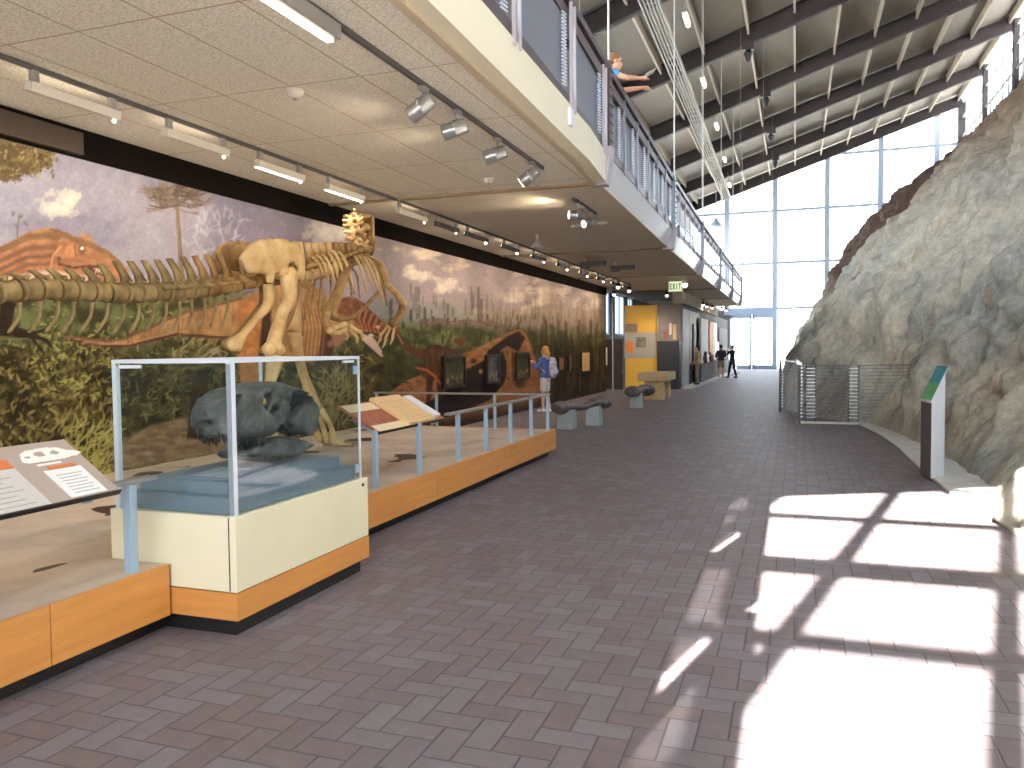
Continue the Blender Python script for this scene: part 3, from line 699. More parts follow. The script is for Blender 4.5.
# ------------------------------------------------------------------ rock face on the right
def rock_toe(y): return float(np.interp(y, [YB, 0, 6, 8, 9.8, 12, 14, 16, 17.8, 18.6, 20, 22, 26, 32, 40, 58], [2.3, 2.1, 1.95, 1.85, 2.0, 2.05, 1.95, 1.75, 1.45, .9, .15, -.3, -.5, -.6, -.65, -.8]))
def rock_mat():
    m = mat('rock', srgb(170, 164, 152), .92, spec=.2); nt = m.node_tree; b = nt.nodes['Principled BSDF']; L = nt.links.new
    g = nt.nodes.new('ShaderNodeNewGeometry')
    rot = nt.nodes.new('ShaderNodeMapping'); rot.inputs['Rotation'].default_value = (math.radians(14), math.radians(-30), 0); rot.inputs['Scale'].default_value = (.9, 1.5, .4)
    L(g.outputs['Position'], rot.inputs['Vector'])
    def noise(sc, det, src, rough=.6, dist=0):
        n = nt.nodes.new('ShaderNodeTexNoise'); n.inputs['Scale'].default_value = sc; n.inputs['Detail'].default_value = det
        n.inputs['Roughness'].default_value = rough; n.inputs['Distortion'].default_value = dist; L(src, n.inputs['Vector']); return n.outputs['Fac']
    def ramp(f, *st):
        r = nt.nodes.new('ShaderNodeValToRGB'); e = r.color_ramp.elements
        e[0].position, e[0].color = st[0]; e[1].position, e[1].color = st[-1]
        for p, c in st[1:-1]: q = e.new(p); q.color = c
        L(f, r.inputs[0]); return r.outputs[0]
    base = ramp(noise(.9, 8, rot.outputs[0], .65, .4), (.28, srgb(136, 134, 126)), (.42, srgb(178, 173, 160)), (.55, srgb(198, 190, 172)), (.72, srgb(218, 206, 184)))
    grey = ramp(noise(.5, 4, g.outputs['Position'], .5), (.4, (0, 0, 0, 1)), (.6, (1, 1, 1, 1)))
    m1 = nt.nodes.new('ShaderNodeMixRGB'); L(grey, m1.inputs[0]); L(base, m1.inputs[1])
    gg = ramp(noise(2.2, 7, rot.outputs[0], .7, .6), (.3, srgb(124, 128, 124)), (.7, srgb(192, 190, 180))); L(gg, m1.inputs[2])
    rust = ramp(noise(.7, 6, rot.outputs[0], .7, 1.2), (.56, (0, 0, 0, 1)), (.68, (1, 1, 1, 1)))
    m2 = nt.nodes.new('ShaderNodeMixRGB'); rm = nt.nodes.new('ShaderNodeMath'); rm.operation = 'MULTIPLY'; rm.inputs[1].default_value = .7; L(rust, rm.inputs[0])
    L(rm.outputs[0], m2.inputs[0]); L(m1.outputs[0], m2.inputs[1]); m2.inputs[2].default_value = srgb(132, 108, 82)
    # browner beds high up; towards the far end shade is put into the colour
    sp = nt.nodes.new('ShaderNodeSeparateXYZ'); L(g.outputs['Position'], sp.inputs[0])
    def mr(s, a, b2):
        q = nt.nodes.new('ShaderNodeMapRange'); q.inputs[1].default_value = a; q.inputs[2].default_value = b2; L(s, q.inputs[0]); return q.outputs[0]
    far = mr(sp.outputs[1], 25, 34); hi = mr(sp.outputs[2], 3.0, 5.5); hi2 = mr(sp.outputs[2], 4.2, 7.5)
    pr = nt.nodes.new('ShaderNodeMath'); pr.operation = 'MULTIPLY'; L(far, pr.inputs[0]); L(hi, pr.inputs[1])
    mx = nt.nodes.new('ShaderNodeMath'); mx.operation = 'MAXIMUM'; L(pr.outputs[0], mx.inputs[0]); L(hi2, mx.inputs[1])
    br = ramp(noise(1.1, 7, rot.outputs[0], .65, .5), (.3, srgb(74, 58, 50)), (.5, srgb(108, 87, 72)), (.7, srgb(140, 118, 98)))
    md = nt.nodes.new('ShaderNodeMath'); md.operation = 'MULTIPLY'; md.inputs[1].default_value = .85; L(mx.outputs[0], md.inputs[0])
    m3 = nt.nodes.new('ShaderNodeMixRGB'); L(md.outputs[0], m3.inputs[0]); L(m2.outputs[0], m3.inputs[1]); L(br, m3.inputs[2])
    dk = nt.nodes.new('ShaderNodeMath'); dk.operation = 'MULTIPLY'; L(pr.outputs[0], dk.inputs[0]); L(mr(sp.outputs[1], 33, 42), dk.inputs[1])
    m5 = nt.nodes.new('ShaderNodeMixRGB'); L(dk.outputs[0], m5.inputs[0]); L(m3.outputs[0], m5.inputs[1]); L(ramp(noise(1.4, 7, rot.outputs[0], .7, .5), (.3, srgb(66, 54, 49)), (.7, srgb(104, 88, 80))), m5.inputs[2])  # darkest mix: backlit shade of the far outcrop in the colour
    fine = ramp(noise(7, 8, g.outputs['Position'], .75, .4), (.32, srgb(160, 157, 152)), (.5, srgb(200, 197, 190)), (.68, srgb(232, 229, 220)))
    m4 = nt.nodes.new('ShaderNodeMixRGB'); m4.blend_type = 'OVERLAY'; m4.inputs[0].default_value = .55; L(m5.outputs[0], m4.inputs[1]); L(fine, m4.inputs[2])
    L(m4.outputs[0], b.inputs['Base Color'])
    bp = nt.nodes.new('ShaderNodeBump'); bp.inputs['Strength'].default_value = .9; bp.inputs['Distance'].default_value = .08
    ha = nt.nodes.new('ShaderNodeMath'); ha.operation = 'ADD'; L(noise(4, 9, rot.outputs[0], .7, .5), ha.inputs[0]); L(noise(11, 9, g.outputs['Position'], .78, .3), ha.inputs[1])
    L(ha.outputs[0], bp.inputs['Height']); L(bp.outputs[0], b.inputs['Normal']); return m
M['rock'] = rock_mat()
ny, nz = 640, 300
ty = np.linspace(0, 1, ny); yy = np.where(ty < .8, 1 + (ty / .8) ** 1.9 * 50, 0); yy = np.concatenate([np.linspace(-10.2, .9, 40), 1 + (np.linspace(0, 1, ny) ** 1.7) * (YF - 1.25)])
zz = 14.6 * np.linspace(0, 1, nz) ** 1.25
ROTB = Euler((math.radians(14), math.radians(-30), 0)).to_matrix()
def rock_disp(y, x, z):
    p = ROTB @ Vector((x, y, z)); p = Vector((p.x, p.y * 1.25, p.z * .45))
    d = .55 * (mn.fractal(p * .35, 1.0, 2.1, 4) ) + .5 * (abs(mn.noise(p * .8 + Vector((5, 3, 1)))) - .25) + .22 * mn.fractal(p * 2.0, .8, 2.2, 5) - .12 * (1 - min(1, abs(mn.noise(p * 1.6 + Vector((9, 1, 4)))) * 7))
    c = mn.cell(p * Vector((1.1, 1.1, 1.1)).x) if False else 0
    v = mn.voronoi(p * .9 + mn.noise_vector(p * 1.5) * .25)[0]; d += .42 * min(v[1] - v[0], .45) - .14
    d += .07 * mn.fractal(Vector((y, x, z)) * 3.2, .75, 2.1, 4) + .05 * (abs(mn.noise(Vector((y, x, z)) * 2.3)) - .2)
    return d
def rock_big(y, z):
    d = 0.0
    d += 1.3 * math.exp(-((y - 53) / 5) ** 2) * math.exp(-((z - 8.5) / 3.2) ** 2)          # far outcrop, bulging into the hall
    d -= .8 * math.exp(-((y - 40) / 4) ** 2) * math.exp(-((z - 9) / 4) ** 2)
    # narrow diagonal cleft near the lectern
    ax, az, bx, bz = 11.2, .85, 11.9, 2.1
    t = max(0, min(1, ((y - ax) * (bx - ax) + (z - az) * (bz - az)) / ((bx - ax) ** 2 + (bz - az) ** 2)))
    r = math.hypot(y - ax - t * (bx - ax), z - az - t * (bz - az)); d -= .22 * math.exp(-(r / .10) ** 2)
    r = math.hypot((y - 14.2) / .7, (z - 1.9 - .35 * (y - 14.2)) / .16); d += .22 * math.exp(-((r - 1.0) ** 2) * 2) * (1 if z > 1.6 else .4) - .2 * math.exp(-r * r)
    r = math.hypot((y - 16) / 1.2, (z - 3.9) / .5); d -= .3 * math.exp(-r * r)
    return d
vs = []
for y in yy:
    t = rock_toe(y); KQ = float(np.interp(y, [15, 36, 47], [.027, .030, .0185]))
    for z in zz:
        prof = .50 * z + KQ * z * z + .10 * max(0, z - 9.5) ** 1.5
        fade = min(1, .15 + z / 1.2)
        d = rock_disp(y, t + prof, z) * fade + rock_big(y, z)
        x = t + prof - d * .88; zz2 = z + d * .35 * min(1, z)
        vs.append((min(x, XR + .35), y, max(zz2, -.05) if z > 0 else -.05))
n2 = len(zz); nyy = len(yy)
fs = [(i * n2 + j, i * n2 + j + 1, (i + 1) * n2 + j + 1, (i + 1) * n2 + j) for i in range(nyy - 1) for j in range(n2 - 1)]
# back and ends so that it is a solid hill under the clerestory wall
b0 = len(vs)
for y in yy: vs += [(XR + .4, y, 12.3), (XR + .4, y, -.05)]
for i in range(nyy - 1):
    fs.append((i * n2 + n2 - 1, b0 + 2 * i, b0 + 2 * i + 2, (i + 1) * n2 + n2 - 1)); fs.append((b0 + 2 * i, b0 + 2 * i + 1, b0 + 2 * i + 3, b0 + 2 * i + 2))
fs.append(tuple(range(n2)) + (b0, b0 + 1)); k = nyy - 1; fs.append(tuple(range(k * n2 + n2 - 1, k * n2 - 1, -1)) + (b0 + 2 * k + 1, b0 + 2 * k))
o = MB().add(vs, fs).build('rock_face', M['rock'], smooth=True, origin=(5, 24, 0))
tag(o, 'huge steep grey and brown natural rock face rising along the right side of the hall', 'rock')
# pale concrete apron along the foot of the rock
mb = MB(); ye = [YB + .2, 0, 6, 8.2, 9.8, 11.8, 14, 16, 18.0]; xi = [2.0, 1.95, 1.85, 1.78, 1.6, 1.54, 1.52, 1.42, 1.2]
for k in range(len(ye) - 1):
    mb.hexa([(xi[k], ye[k], 0), (xi[k] + 1.2, ye[k], 0), (xi[k + 1] + 1.2, ye[k + 1], 0), (xi[k + 1], ye[k + 1], 0),
             (xi[k], ye[k], .03), (xi[k] + 1.2, ye[k], .03), (xi[k + 1] + 1.2, ye[k + 1], .03), (xi[k + 1], ye[k + 1], .03)])
struct(mb.build('trim_30', M['concrete']))
# broken boulder in the sun by the rock's foot
mb = MB(); mb.ball((2.02, 8.35, .16), (.30, .34, .36), 24, 16)
mb.v = [tuple(Vector(v) + Vector((v[0] - 2.02, v[1] - 8.35, v[2] - .16)) * .35 * mn.noise(Vector(v) * 4)) for v in mb.v]
tag(mb.build('boulder', M['rock'], smooth=True), 'pale boulder at the foot of the rock face in full sun', 'boulder')

# ------------------------------------------------------------------ display platform along the mural
XP = -3.46
M['maple'] = mat('maple_veneer', srgb(196, 134, 70), .38, var=.12, scale=3, stretch=(1, .5, 6))
M['ground_display'] = mat('display_ground', srgb(206, 184, 160), .9, var=.0, col2=srgb(168, 152, 136), scale=1.6, bump=.3, bscale=14)
M['steel_blue'] = mat('steel_blue', srgb(150, 172, 190), .38, .15)
M['rail_top'] = mat('rail_top_grey', srgb(150, 150, 148), .35, .5)
t = thing('display_platform', 'low maple-fronted display platform with sandy grey deck under the skeleton', 'platform', (-5, 4, 0))
YE = 11.72
MB().box(XM + .02, XP - .02, -1, YE - .02, .09, .385).build('core', M['brown_wood'], t)
mb = MB(); nx, nyq = 26, 90; xs_ = np.linspace(XM + .02, XP - .03, nx); ys_ = np.linspace(-1, YE - .03, nyq)
vs = []
for x in xs_:
    for y in ys_:
        e = min(1, (XP - .03 - x) / .3, (YE - .03 - y) / .3); vs.append((x, y, .395 + .02 * e * mn.fractal(Vector((x, y, 0)) * 1.5, 1, 2, 3)))
b0 = len(vs)
fs = [(i * nyq + j, (i + 1) * nyq + j, (i + 1) * nyq + j + 1, i * nyq + j + 1) for i in range(nx - 1) for j in range(nyq - 1)]
mb.add(vs, fs); mb.build('deck', M['ground_display'], t, smooth=True)
segs = [(-1, 1.2), (1.205, 2.9), (2.905, 3.70), (5.24, 7.4), (7.405, 9.7), (9.705, YE)]
for a, b in segs: MB().box(XP - .022, XP, a, b, .10, .405).build('fascia_panel', M['maple'], t, bevel=.003)
MB().box(XM + .05, XP, YE, YE + .022, .10, .405).build('end_panel', M['maple'], t, bevel=.003)
MB().box(XM + .05, XP - .1, -1, YE - .08, 0, .10).build('toe_kick', M['black'], t)

# ------------------------------------------------------------------ glass display case
x0, x1, y0, y1 = -3.92, -3.0, 3.72, 5.22
M['case_cream'] = mat('case_cream', srgb(222, 213, 182), .45, var=.03, scale=2)
M['case_white'] = mat('case_white_metal', srgb(214, 222, 230), .35, .2)
M['case_glass'] = glass('case_glass', (.93, .965, .96, 1), 1.0)
M['plinth'] = mat('plinth_slate', srgb(110, 126, 142), .5, var=.05, scale=4)
M['paper'] = mat('paper', srgb(220, 220, 218), .6)
t = thing('display_case', 'glass display case on cream cabinet with maple base band, holding the dark skull', 'display case', ((x0 + x1) / 2, (y0 + y1) / 2, 0))
MB().box(x0 + .06, x1 - .05, y0 + .05, y1 - .05, 0, .10).build('toe_kick', M['black'], t)
MB().box(x0, x1, y0, y1, .10, .26).build('base_band', M['maple'], t, bevel=.003)
MB().box(x0 + .002, x1 - .002, y0 + .002, y1 - .002, .265, .70).build('cabinet', M['case_cream'], t, bevel=.003)
MB().box(x1 - .05, x1 - .044, y0 - .001, y0 + .01, .27, .695).build('panel_joint', M['black'], t)
MB().tube([(x1, y1 - .08, .655), (x1 + .008, y1 - .08, .655)], .012, 10).build('lock', M['black'], t)
gx0, gx1, gy0, gy1 = x0 + .03, x1 - .02, y0 + .02, y1 - .06
for nm, bx in (('glass_pane', (gx0, gx1, gy0, gy0 + .008)), ('glass_pane', (gx0, gx1, gy1 - .008, gy1)), ('glass_pane', (gx0, gx0 + .008, gy0 + .009, gy1 - .009)), ('glass_pane', (gx1 - .008, gx1, gy0 + .009, gy1 - .009))):
    MB().box(*bx, .705, 1.575).build(nm, M['case_glass'], t)
MB().box(gx0, gx1, gy0, gy1, 1.578, 1.586).build('glass_top', M['case_glass'], t)
w = .022
for (a, b, nm) in ((gx1, gy0, .034), (gx0, gy0, .03), (gx1, gy1, .012), (gx0, gy1, .018)):
    sx = 1 if a == gx1 else -1; sy = 1 if b == gy1 else -1
    MB().box(min(a, a - sx * nm), max(a, a - sx * nm) + .001, min(b, b - sy * nm), max(b, b - sy * nm) + .001, .70, 1.60).build('corner_post', M['case_white'], t)
for bx in ((gx0, gx1, gy0 - .002, gy0 + .026), (gx0, gx1, gy1 - .024, gy1 + .002), (gx0 - .002, gx0 + .024, gy0, gy1), (gx1 - .016, gx1 + .002, gy0, gy1)):
    MB().box(*bx, 1.580, 1.602).build('top_rail', M['case_white'], t)
for z in (1.50, .78): MB().box(gx1 - .011, gx1 + .003, gy1 - .075, gy1 - .015, z - .03, z + .03).build('hinge_plate', M['steel_blue'], t)
MB().box(gx0 + .06, gx0 + .22, gy0 - .004, gy0 + .012, 1.55, 1.57).build('latch', M['case_white'], t)
MB().box(gx1 - .012, gx1 + .004, gy1 - .22, gy1 - .08, 1.555, 1.572).build('latch', M['case_white'], t)
# stepped plinth inside, with its caption plates
pl = thing('specimen_plinth', 'blue-grey stepped plinth inside the glass case under the skull', 'plinth', (-3.45, 4.45, .7))
MB().box(x0 + .06, x1 - .05, y0 + .05, y1 - .10, .702, .80).build('lower_step', M['plinth'], pl, bevel=.004)
MB().box(x0 + .12, x1 - .14, y0 + .12, y1 - .16, .80, .875).build('upper_step', M['plinth'], pl, bevel=.004)
o = MB().hexa([(-3.55, 3.90, .876), (-3.16, 3.90, .876), (-3.16, 4.28, .876), (-3.55, 4.28, .876), (-3.55, 3.90, .885), (-3.16, 3.90, .885), (-3.16, 4.28, .905), (-3.55, 4.28, .905)]).build('caption_plate', M['plinth'], pl); o['label'] = 'tilted caption plate'
mb = MB()
for k in range(8): mb.box(-3.50, -3.24 - .02 * (k % 3), 3.95 + .035 * k, 3.957 + .035 * k, .887 + .0018 * k, .8885 + .0018 * k)
mb.build('caption_text', M['paper'], pl)
# ---- fossil skull in the case, parallel to the case's long side
M['fossil'] = mat('fossil_dark', srgb(98, 100, 100), .55, col2=srgb(50, 52, 54), scale=7, bump=.7, bscale=22)
XS = -3.45
def skx(px, py): p = PX(px, py, XS); return (p.y, p.z)
zc = lambda x, y: skx(180 + (382 + (x - 405) * .80) / 5.39, 350 + (470 + (y - 470) * .88) / 5.39)
grow = lambda h, f: [(sum(p[0] for p in h) / len(h) + (x - sum(p[0] for p in h) / len(h)) * f, sum(p[1] for p in h) / len(h) + (y - sum(p[1] for p in h) / len(h)) * f) for x, y in h]
skull_out = [zc(*p) for p in [(86, 362), (96, 300), (128, 236), (196, 196), (300, 166), (420, 150), (540, 150), (640, 182), (692, 218), (718, 290), (722, 360), (700, 440), (650, 470), (598, 452), (560, 448), (540, 420), (500, 392), (462, 392), (452, 430), (400, 470), (340, 462), (300, 470), (200, 486), (150, 462), (104, 424)]]
holes = [[zc(*p) for p in grow(h, 1.3)] for h in ([(186, 262), (206, 228), (236, 220), (224, 250), (200, 272)], [(364, 270), (372, 226), (394, 212), (398, 250), (384, 292)], [(404, 312), (420, 276), (440, 264), (438, 292), (418, 318)],
                                       [(522, 260), (536, 222), (576, 206), (612, 222), (608, 262), (560, 300), (536, 348), (524, 320)], [(618, 222), (652, 216), (680, 240), (668, 268), (636, 262)])]
sk = thing('fossil_skull', 'large dark grey dinosaur skull with open eye sockets inside the glass case', 'fossil', (XS, 4.4, .875))
def xf_skull(side):
    return lambda u, v, w: Vector((XS + side * (.03 + .13 * min(1, max(.15, (u - 3.72) * 1.1))) + w, u, v))
mb = MB()
for sd in (1, -1): plate(mb, skull_out, holes, .055, .06, xf_skull(sd), .014)
# roof, palate and braincase join both sides
yl, yr = min(p[0] for p in skull_out), max(p[0] for p in skull_out)
top = lambda u: max([zc(x, 0)[1] for x in ()] or [0])
ridge = [(86, 372), (112, 270), (196, 206), (300, 178), (420, 164), (540, 164), (640, 196), (690, 232), (706, 300), (704, 380)]
mb.tube([(XS,) + zc(*p) for p in ridge], [.04, .06, .085, .11, .13, .14, .15, .14, .13, .1], 12, flat=(1, .28))
mb.tube([(XS,) + zc(*p) for p in [(120, 420), (240, 430), (380, 420)]], [.05, .09, .09], 10, flat=(1, .4))
mb.ball((XS,) + zc(660, 330), (.14, .10, .16), 12, 8)
skm = mb.build('cranium', M['fossil'], sk, smooth=True, remesh=.012, smoothit=4)
dt = bpy.data.textures.new('fossil_rough', 'CLOUDS'); dt.noise_scale = .05; dt.noise_depth = 3
dm = skm.modifiers.new('rough', 'DISPLACE'); dm.texture = dt; dm.strength = .03; dm.mid_level = .5
jaw_out = [zc(*p) for p in [(238, 560), (320, 536), (400, 490), (452, 458), (500, 450), (560, 462), (640, 480), (700, 500), (704, 520), (660, 545), (600, 590), (520, 602), (430, 590), (350, 584), (250, 596)]]
mb = MB()
for sd in (1, -1): plate(mb, jaw_out, [], .04, .05, lambda u, v, w, sd=sd: Vector((XS + sd * (.04 + .12 * min(1, max(0, (u - 4.0) * 1.0))) + w, u, v)), .014)
mb.tube([(XS + .05,) + zc(244, 575), (XS - .05,) + zc(244, 575)], .03, 8)
jw = mb.build('lower_jaw', M['fossil'], sk, smooth=True, remesh=.012, smoothit=3)
dm = jw.modifiers.new('rough', 'DISPLACE'); dm.texture = dt; dm.strength = .02
M['tooth'] = mat('fossil_tooth', srgb(44, 44, 46), .3)
for k in range(11):
    u = 120 + k * 26; p = zc(u, 462 if u > 150 else 440)
    if 290 < u < 330: continue
    for sd in (1, -1):
        xx = XS + sd * (.03 + .13 * min(1, max(.15, (p[0] - 3.72) * 1.1))); r = .013 + .006 * (k % 3)
        MB().tube([(xx, p[0], p[1] + .03), (xx, p[0], p[1] - .02), (xx - .0, p[0] + .012, p[1] - .06 - .02 * (k % 2))], [r, r * .9, .002], 7).build('tooth', M['tooth'], skm, smooth=True)
for (px, py) in ((300, 520), (600, 575)):      # short rods that carry the fossil
    p = zc(px, py); MB().tube([(XS, p[0], .875), (XS, p[0], p[1] + .06)], .012, 8).build('support_rod', M['black'], sk)

# ------------------------------------------------------------------ rails and reading panels on the platform
def rail_post(mb, x, y, z0, z1, wx=.045, wy=.045): mb.box(x - wx / 2, x + wx / 2, y - wy / 2, y + wy / 2, z0, z1); return mb
r = thing('guard_rail', 'pale blue-grey guard rail along the right half of the platform edge', 'railing', (-3.55, 9, .40))
RP = [6.33, 7.22, 8.2, 9.06, 9.95, 10.82, 11.64]; XRL = -3.56
for y in RP: rail_post(MB(), XRL, y, .39, .92).build('post', M['steel_blue'], r, bevel=.004)
for x in (-4.42, -5.42, -6.5): rail_post(MB(), x, 11.64, .39, .92, .04, .04).build('post', M['steel_blue'], r, bevel=.004)
MB().box(XRL - .035, XRL + .035, 7.9, 11.68, .92, .95).build('top_rail', M['rail_top'], r, bevel=.006)
MB().box(-6.55, XRL - .035, 11.61, 11.67, .92, .95).build('top_rail', M['rail_top'], r, bevel=.006)
r = thing('guard_rail', 'short pale blue post and rail in front of the display case on the left', 'railing', (-3.6, 3.4, .40))
rail_post(MB(), -3.56, 3.52, .39, .90, .06, .05).build('post', M['steel_blue'], r, bevel=.004)
rail_post(MB(), -3.56, 1.2, .39, .90, .06, .05).build('post', M['steel_blue'], r, bevel=.004)
MB().box(-3.60, -3.52, .2, 3.70, .90, .925).build('top_rail', M['rail_top'], r, bevel=.006)
def sloped_panel(name, label, ya, yb, x_front, zf, dep, tilt, thick, face_mat, parts):
    """reading panel tilted towards the visitor; parts: (u0,u1,v0,v1,lift,material,name) with u along the hall, v up the slope"""
    t = thing(name, label, 'information panel', (x_front, (ya + yb) / 2, zf - .05))
    cs, sn = math.cos(tilt), math.sin(tilt)
    def pt(u, v, w): return Vector((x_front - v * cs + w * sn, ya + u, zf + v * sn + w * cs))
    def slabp(u0, u1, v0, v1, w0, w1): return MB().hexa([pt(u0, v0, w0), pt(u1, v0, w0), pt(u1, v1, w0), pt(u0, v1, w0), pt(u0, v0, w1), pt(u1, v0, w1), pt(u1, v1, w1), pt(u0, v1, w1)])
    board = slabp(0, yb - ya, 0, dep, -thick, 0).build('panel_board', face_mat, t)
    slabp(-.004, yb - ya + .004, -.008, .002, -thick - .004, .003).build('front_edge', M['black'], t)
    for (u0, u1, v0, v1, lift, m, nm) in parts: slabp(u0, u1, v0, v1, .0005, lift).build(nm, m, board)
    for u in (.12, yb - ya - .12):
        MB().hexa([pt(u - .03, .05, -thick - .08), pt(u + .03, .05, -thick - .08), pt(u + .03, dep - .1, -thick - .02), pt(u - .03, dep - .1, -thick - .02), pt(u - .03, .05, -thick), pt(u + .03, .05, -thick), pt(u + .03, dep - .1, -thick), pt(u - .03, dep - .1, -thick)]).build('bracket', M['steel_blue'], t)
    return t, pt, slabp
M['taupe'] = mat('panel_taupe', srgb(160, 146, 136), .5)
M['panel_light'] = mat('panel_light', srgb(188, 184, 180), .5)
M['orange'] = mat('panel_orange', srgb(196, 106, 56), .5)
M['ink'] = mat('ink', srgb(150, 146, 146), .6)
M['tanpaper'] = mat('panel_tan', srgb(222, 186, 134), .5)
M['tan2'] = mat('panel_tan_light', srgb(226, 204, 166), .5)
M['redbrown'] = mat('panel_red_brown', srgb(150, 88, 66), .5, var=.35, scale=14)
M['bonewhite'] = mat('skull_print', srgb(232, 226, 220), .6, var=.12, scale=40)
ya, yb = 1.5, 3.27
t, pt, slabp = sloped_panel('reading_panel', 'taupe reading panel with a white skull picture and text at the left edge', ya, yb, -3.37, .92, .46, math.radians(34), .02, M['taupe'],
    [(.0, 1.36, .0, .29, .002, M['panel_light'], 'text_block'), (.6, 1.36, .295, .36, .003, M['orange'], 'heading_bar'),
     (1.48, 1.70, .015, .235, .003, M['paper'], 'caption_card'), (1.52, 1.68, .24, .262, .004, M['orange'], 'caption_heading')])
mb = MB()                                   # illegible print: rules of small type
for k in range(7):
    u = 1.30 - .03 * (k % 3); v0 = .03 + .033 * k; a = slabp(.75, u, v0, v0 + .006, .002, .0026); mb.add(a.v, a.f)
for k in range(7):
    v0 = .04 + .024 * k; a = slabp(1.52, 1.67 - .02 * (k % 2), v0, v0 + .005, .003, .0036); mb.add(a.v, a.f)
mb.build('printed_text', M['ink'], t)
DU = .10
sil = [(1.33, .345), (1.32, .32), (1.36, .30), (1.46, .305), (1.54, .30), (1.60, .31), (1.65, .315), (1.685, .335), (1.67, .355), (1.62, .37), (1.58, .40), (1.51, .415), (1.45, .41), (1.40, .41), (1.35, .385)]
hol = [[(1.42, .36), (1.44, .345), (1.475, .35), (1.47, .38), (1.43, .385)], [(1.51, .36), (1.54, .345), (1.56, .36), (1.535, .38)], [(1.36, .355), (1.38, .345), (1.395, .36)]]
mb = MB(); plate(mb, sil, hol, .0015, .01, lambda u, v, w: pt(u + DU, v, .003 + w), .005); mb.build('skull_print', M['bonewhite'], t)
a = slabp(1.48, 1.62, .278, .29, .0005, .003); MB().add(a.v, a.f).build('jaw_print', M['bonewhite'], t)
t, pt, slabp = sloped_panel('reading_panel', 'tan reading panel with raised text board and dinosaur picture right of the glass case', 6.40, 7.86, -3.56, .90, .48, math.radians(29), .02, M['redbrown'],
    [(.02, .62, .0, .10, .004, M['tan2'], 'picture_base'), (.60, 1.20, .0, .50, .03, M['tanpaper'], 'text_board'), (.02, .57, .34, .46, .004, M['tan2'], 'picture_sky'), (1.25, 1.41, .05, .46, .03, M['paper'], 'text_strip')])
mb = MB()
for k in range(10):
    v0 = .05 + .038 * k; a = slabp(.66, 1.14 - .05 * (k % 3), v0, v0 + .010, .03, .0306); mb.add(a.v, a.f)
mb.build('printed_text', mat('faint_ink', srgb(196, 160, 112), .6), t)

# ------------------------------------------------------------------ slant-topped sign by the rock
M['kiosk_white'] = mat('kiosk_white', srgb(196, 200, 206), .4)
M['kiosk_dark'] = mat('kiosk_dark', srgb(92, 84, 82), .5)
A, B_, Cc = Vector((1.48, 11.11, .03)), Vector((1.535, 10.68, .03)), Vector((1.715, 10.92, .03)); D_ = A + Cc - B_
t = thing('sign_pedestal', 'white slant-topped sign pedestal with green top beside the rock face', 'sign', (1.62, 11.0, .03))
hB, hC = .95, 1.28
up = lambda p, h: Vector((p.x, p.y, h))
MB().hexa([A, B_, Cc, D_, up(A, hB), up(B_, hB), up(Cc, hC), up(D_, hC)]).build('body', M['kiosk_white'], t, bevel=.004)
nA = (A - Cc).normalized(); off = (B_ - Cc).normalized() * .006; off.z = 0
MB().hexa([A + off, B_ + off, B_ + off * .1, A + off * .1, up(A + off, hB - .01), up(B_ + off, hB - .01), up(B_ + off * .1, hB - .01), up(A + off * .1, hB - .01)]).build('dark_side_panel', M['kiosk_dark'], t)
def top(f0, f1, l0, l1, m, nm):
    q = []
    for l in (l0, l1):
        for (P0, P1, f) in ((A, D_, f0), (B_, Cc, f0), (B_, Cc, f1), (A, D_, f1)):
            p = P0.lerp(P1, f); h = hB + (hC - hB) * f; q.append(Vector((p.x, p.y, h + l)))
    MB().hexa(q).build(nm, m, t)
top(-.05, 1.2, .002, .03, M['kiosk_white'], 'top_board')
top(-.04, .56, .031, .034, mat('sign_green', srgb(96, 160, 104), .75, spec=.1, var=.12, scale=12), 'green_print'); top(.56, 1.18, .031, .034, mat('sign_teal', srgb(66, 134, 142), .75, spec=.1, var=.25, scale=12), 'teal_print')
# ------------------------------------------------------------------ wire barrier where the floor meets the rock
M['wire'] = mat('wire_steel', srgb(120, 132, 142), .35, .6)
M['bright'] = mat('bright_steel', srgb(226, 232, 236), .3, .3)
M['post_dark'] = mat('barrier_post', srgb(62, 58, 58), .45, .3)
fz = 1.22
f = thing('wire_barrier', 'steel wire barrier with twin posts crossing in front of the rock', 'barrier', (.6, 18.0, 0))
def twin(x, y, capm=None, dx=.09, dy=0):
    for s in (-1, 1): MB().box(x + s * dx - .018, x + s * dx + .018, y + s * dy - .018, y + s * dy + .018, 0, fz).build('post', M['post_dark'], f)
    mb = MB()
    for k in range(15): mb.box(x - dx, x + dx, y - .028, y - .018, .126 + k * .073, .138 + k * .073)
    mb.build('wire_clamps', M['bright'], f)
twin(.30, 17.9); twin(1.13, 17.95)
for k in range(15):
    z = .13 + k * .073
    MB().tube([(.1, 17.9, z), (1.2, 17.95, z), (2.6 + .03 * k, 18.15, z)], .006, 5).build('wire', M['wire'], f)
MB().box(.02, 1.5, 17.85, 18.0, 0, .04).build('kerb', M['concrete'], f)
MB().tube([(.1, 17.9, fz), (2.7, 18.15, fz)], .012, 6).build('top_wire', M['wire'], f)
f = thing('wire_barrier', 'shorter wire barrier panel with white-capped posts running away beside the walkway', 'barrier', (-.15, 19.4, 0))
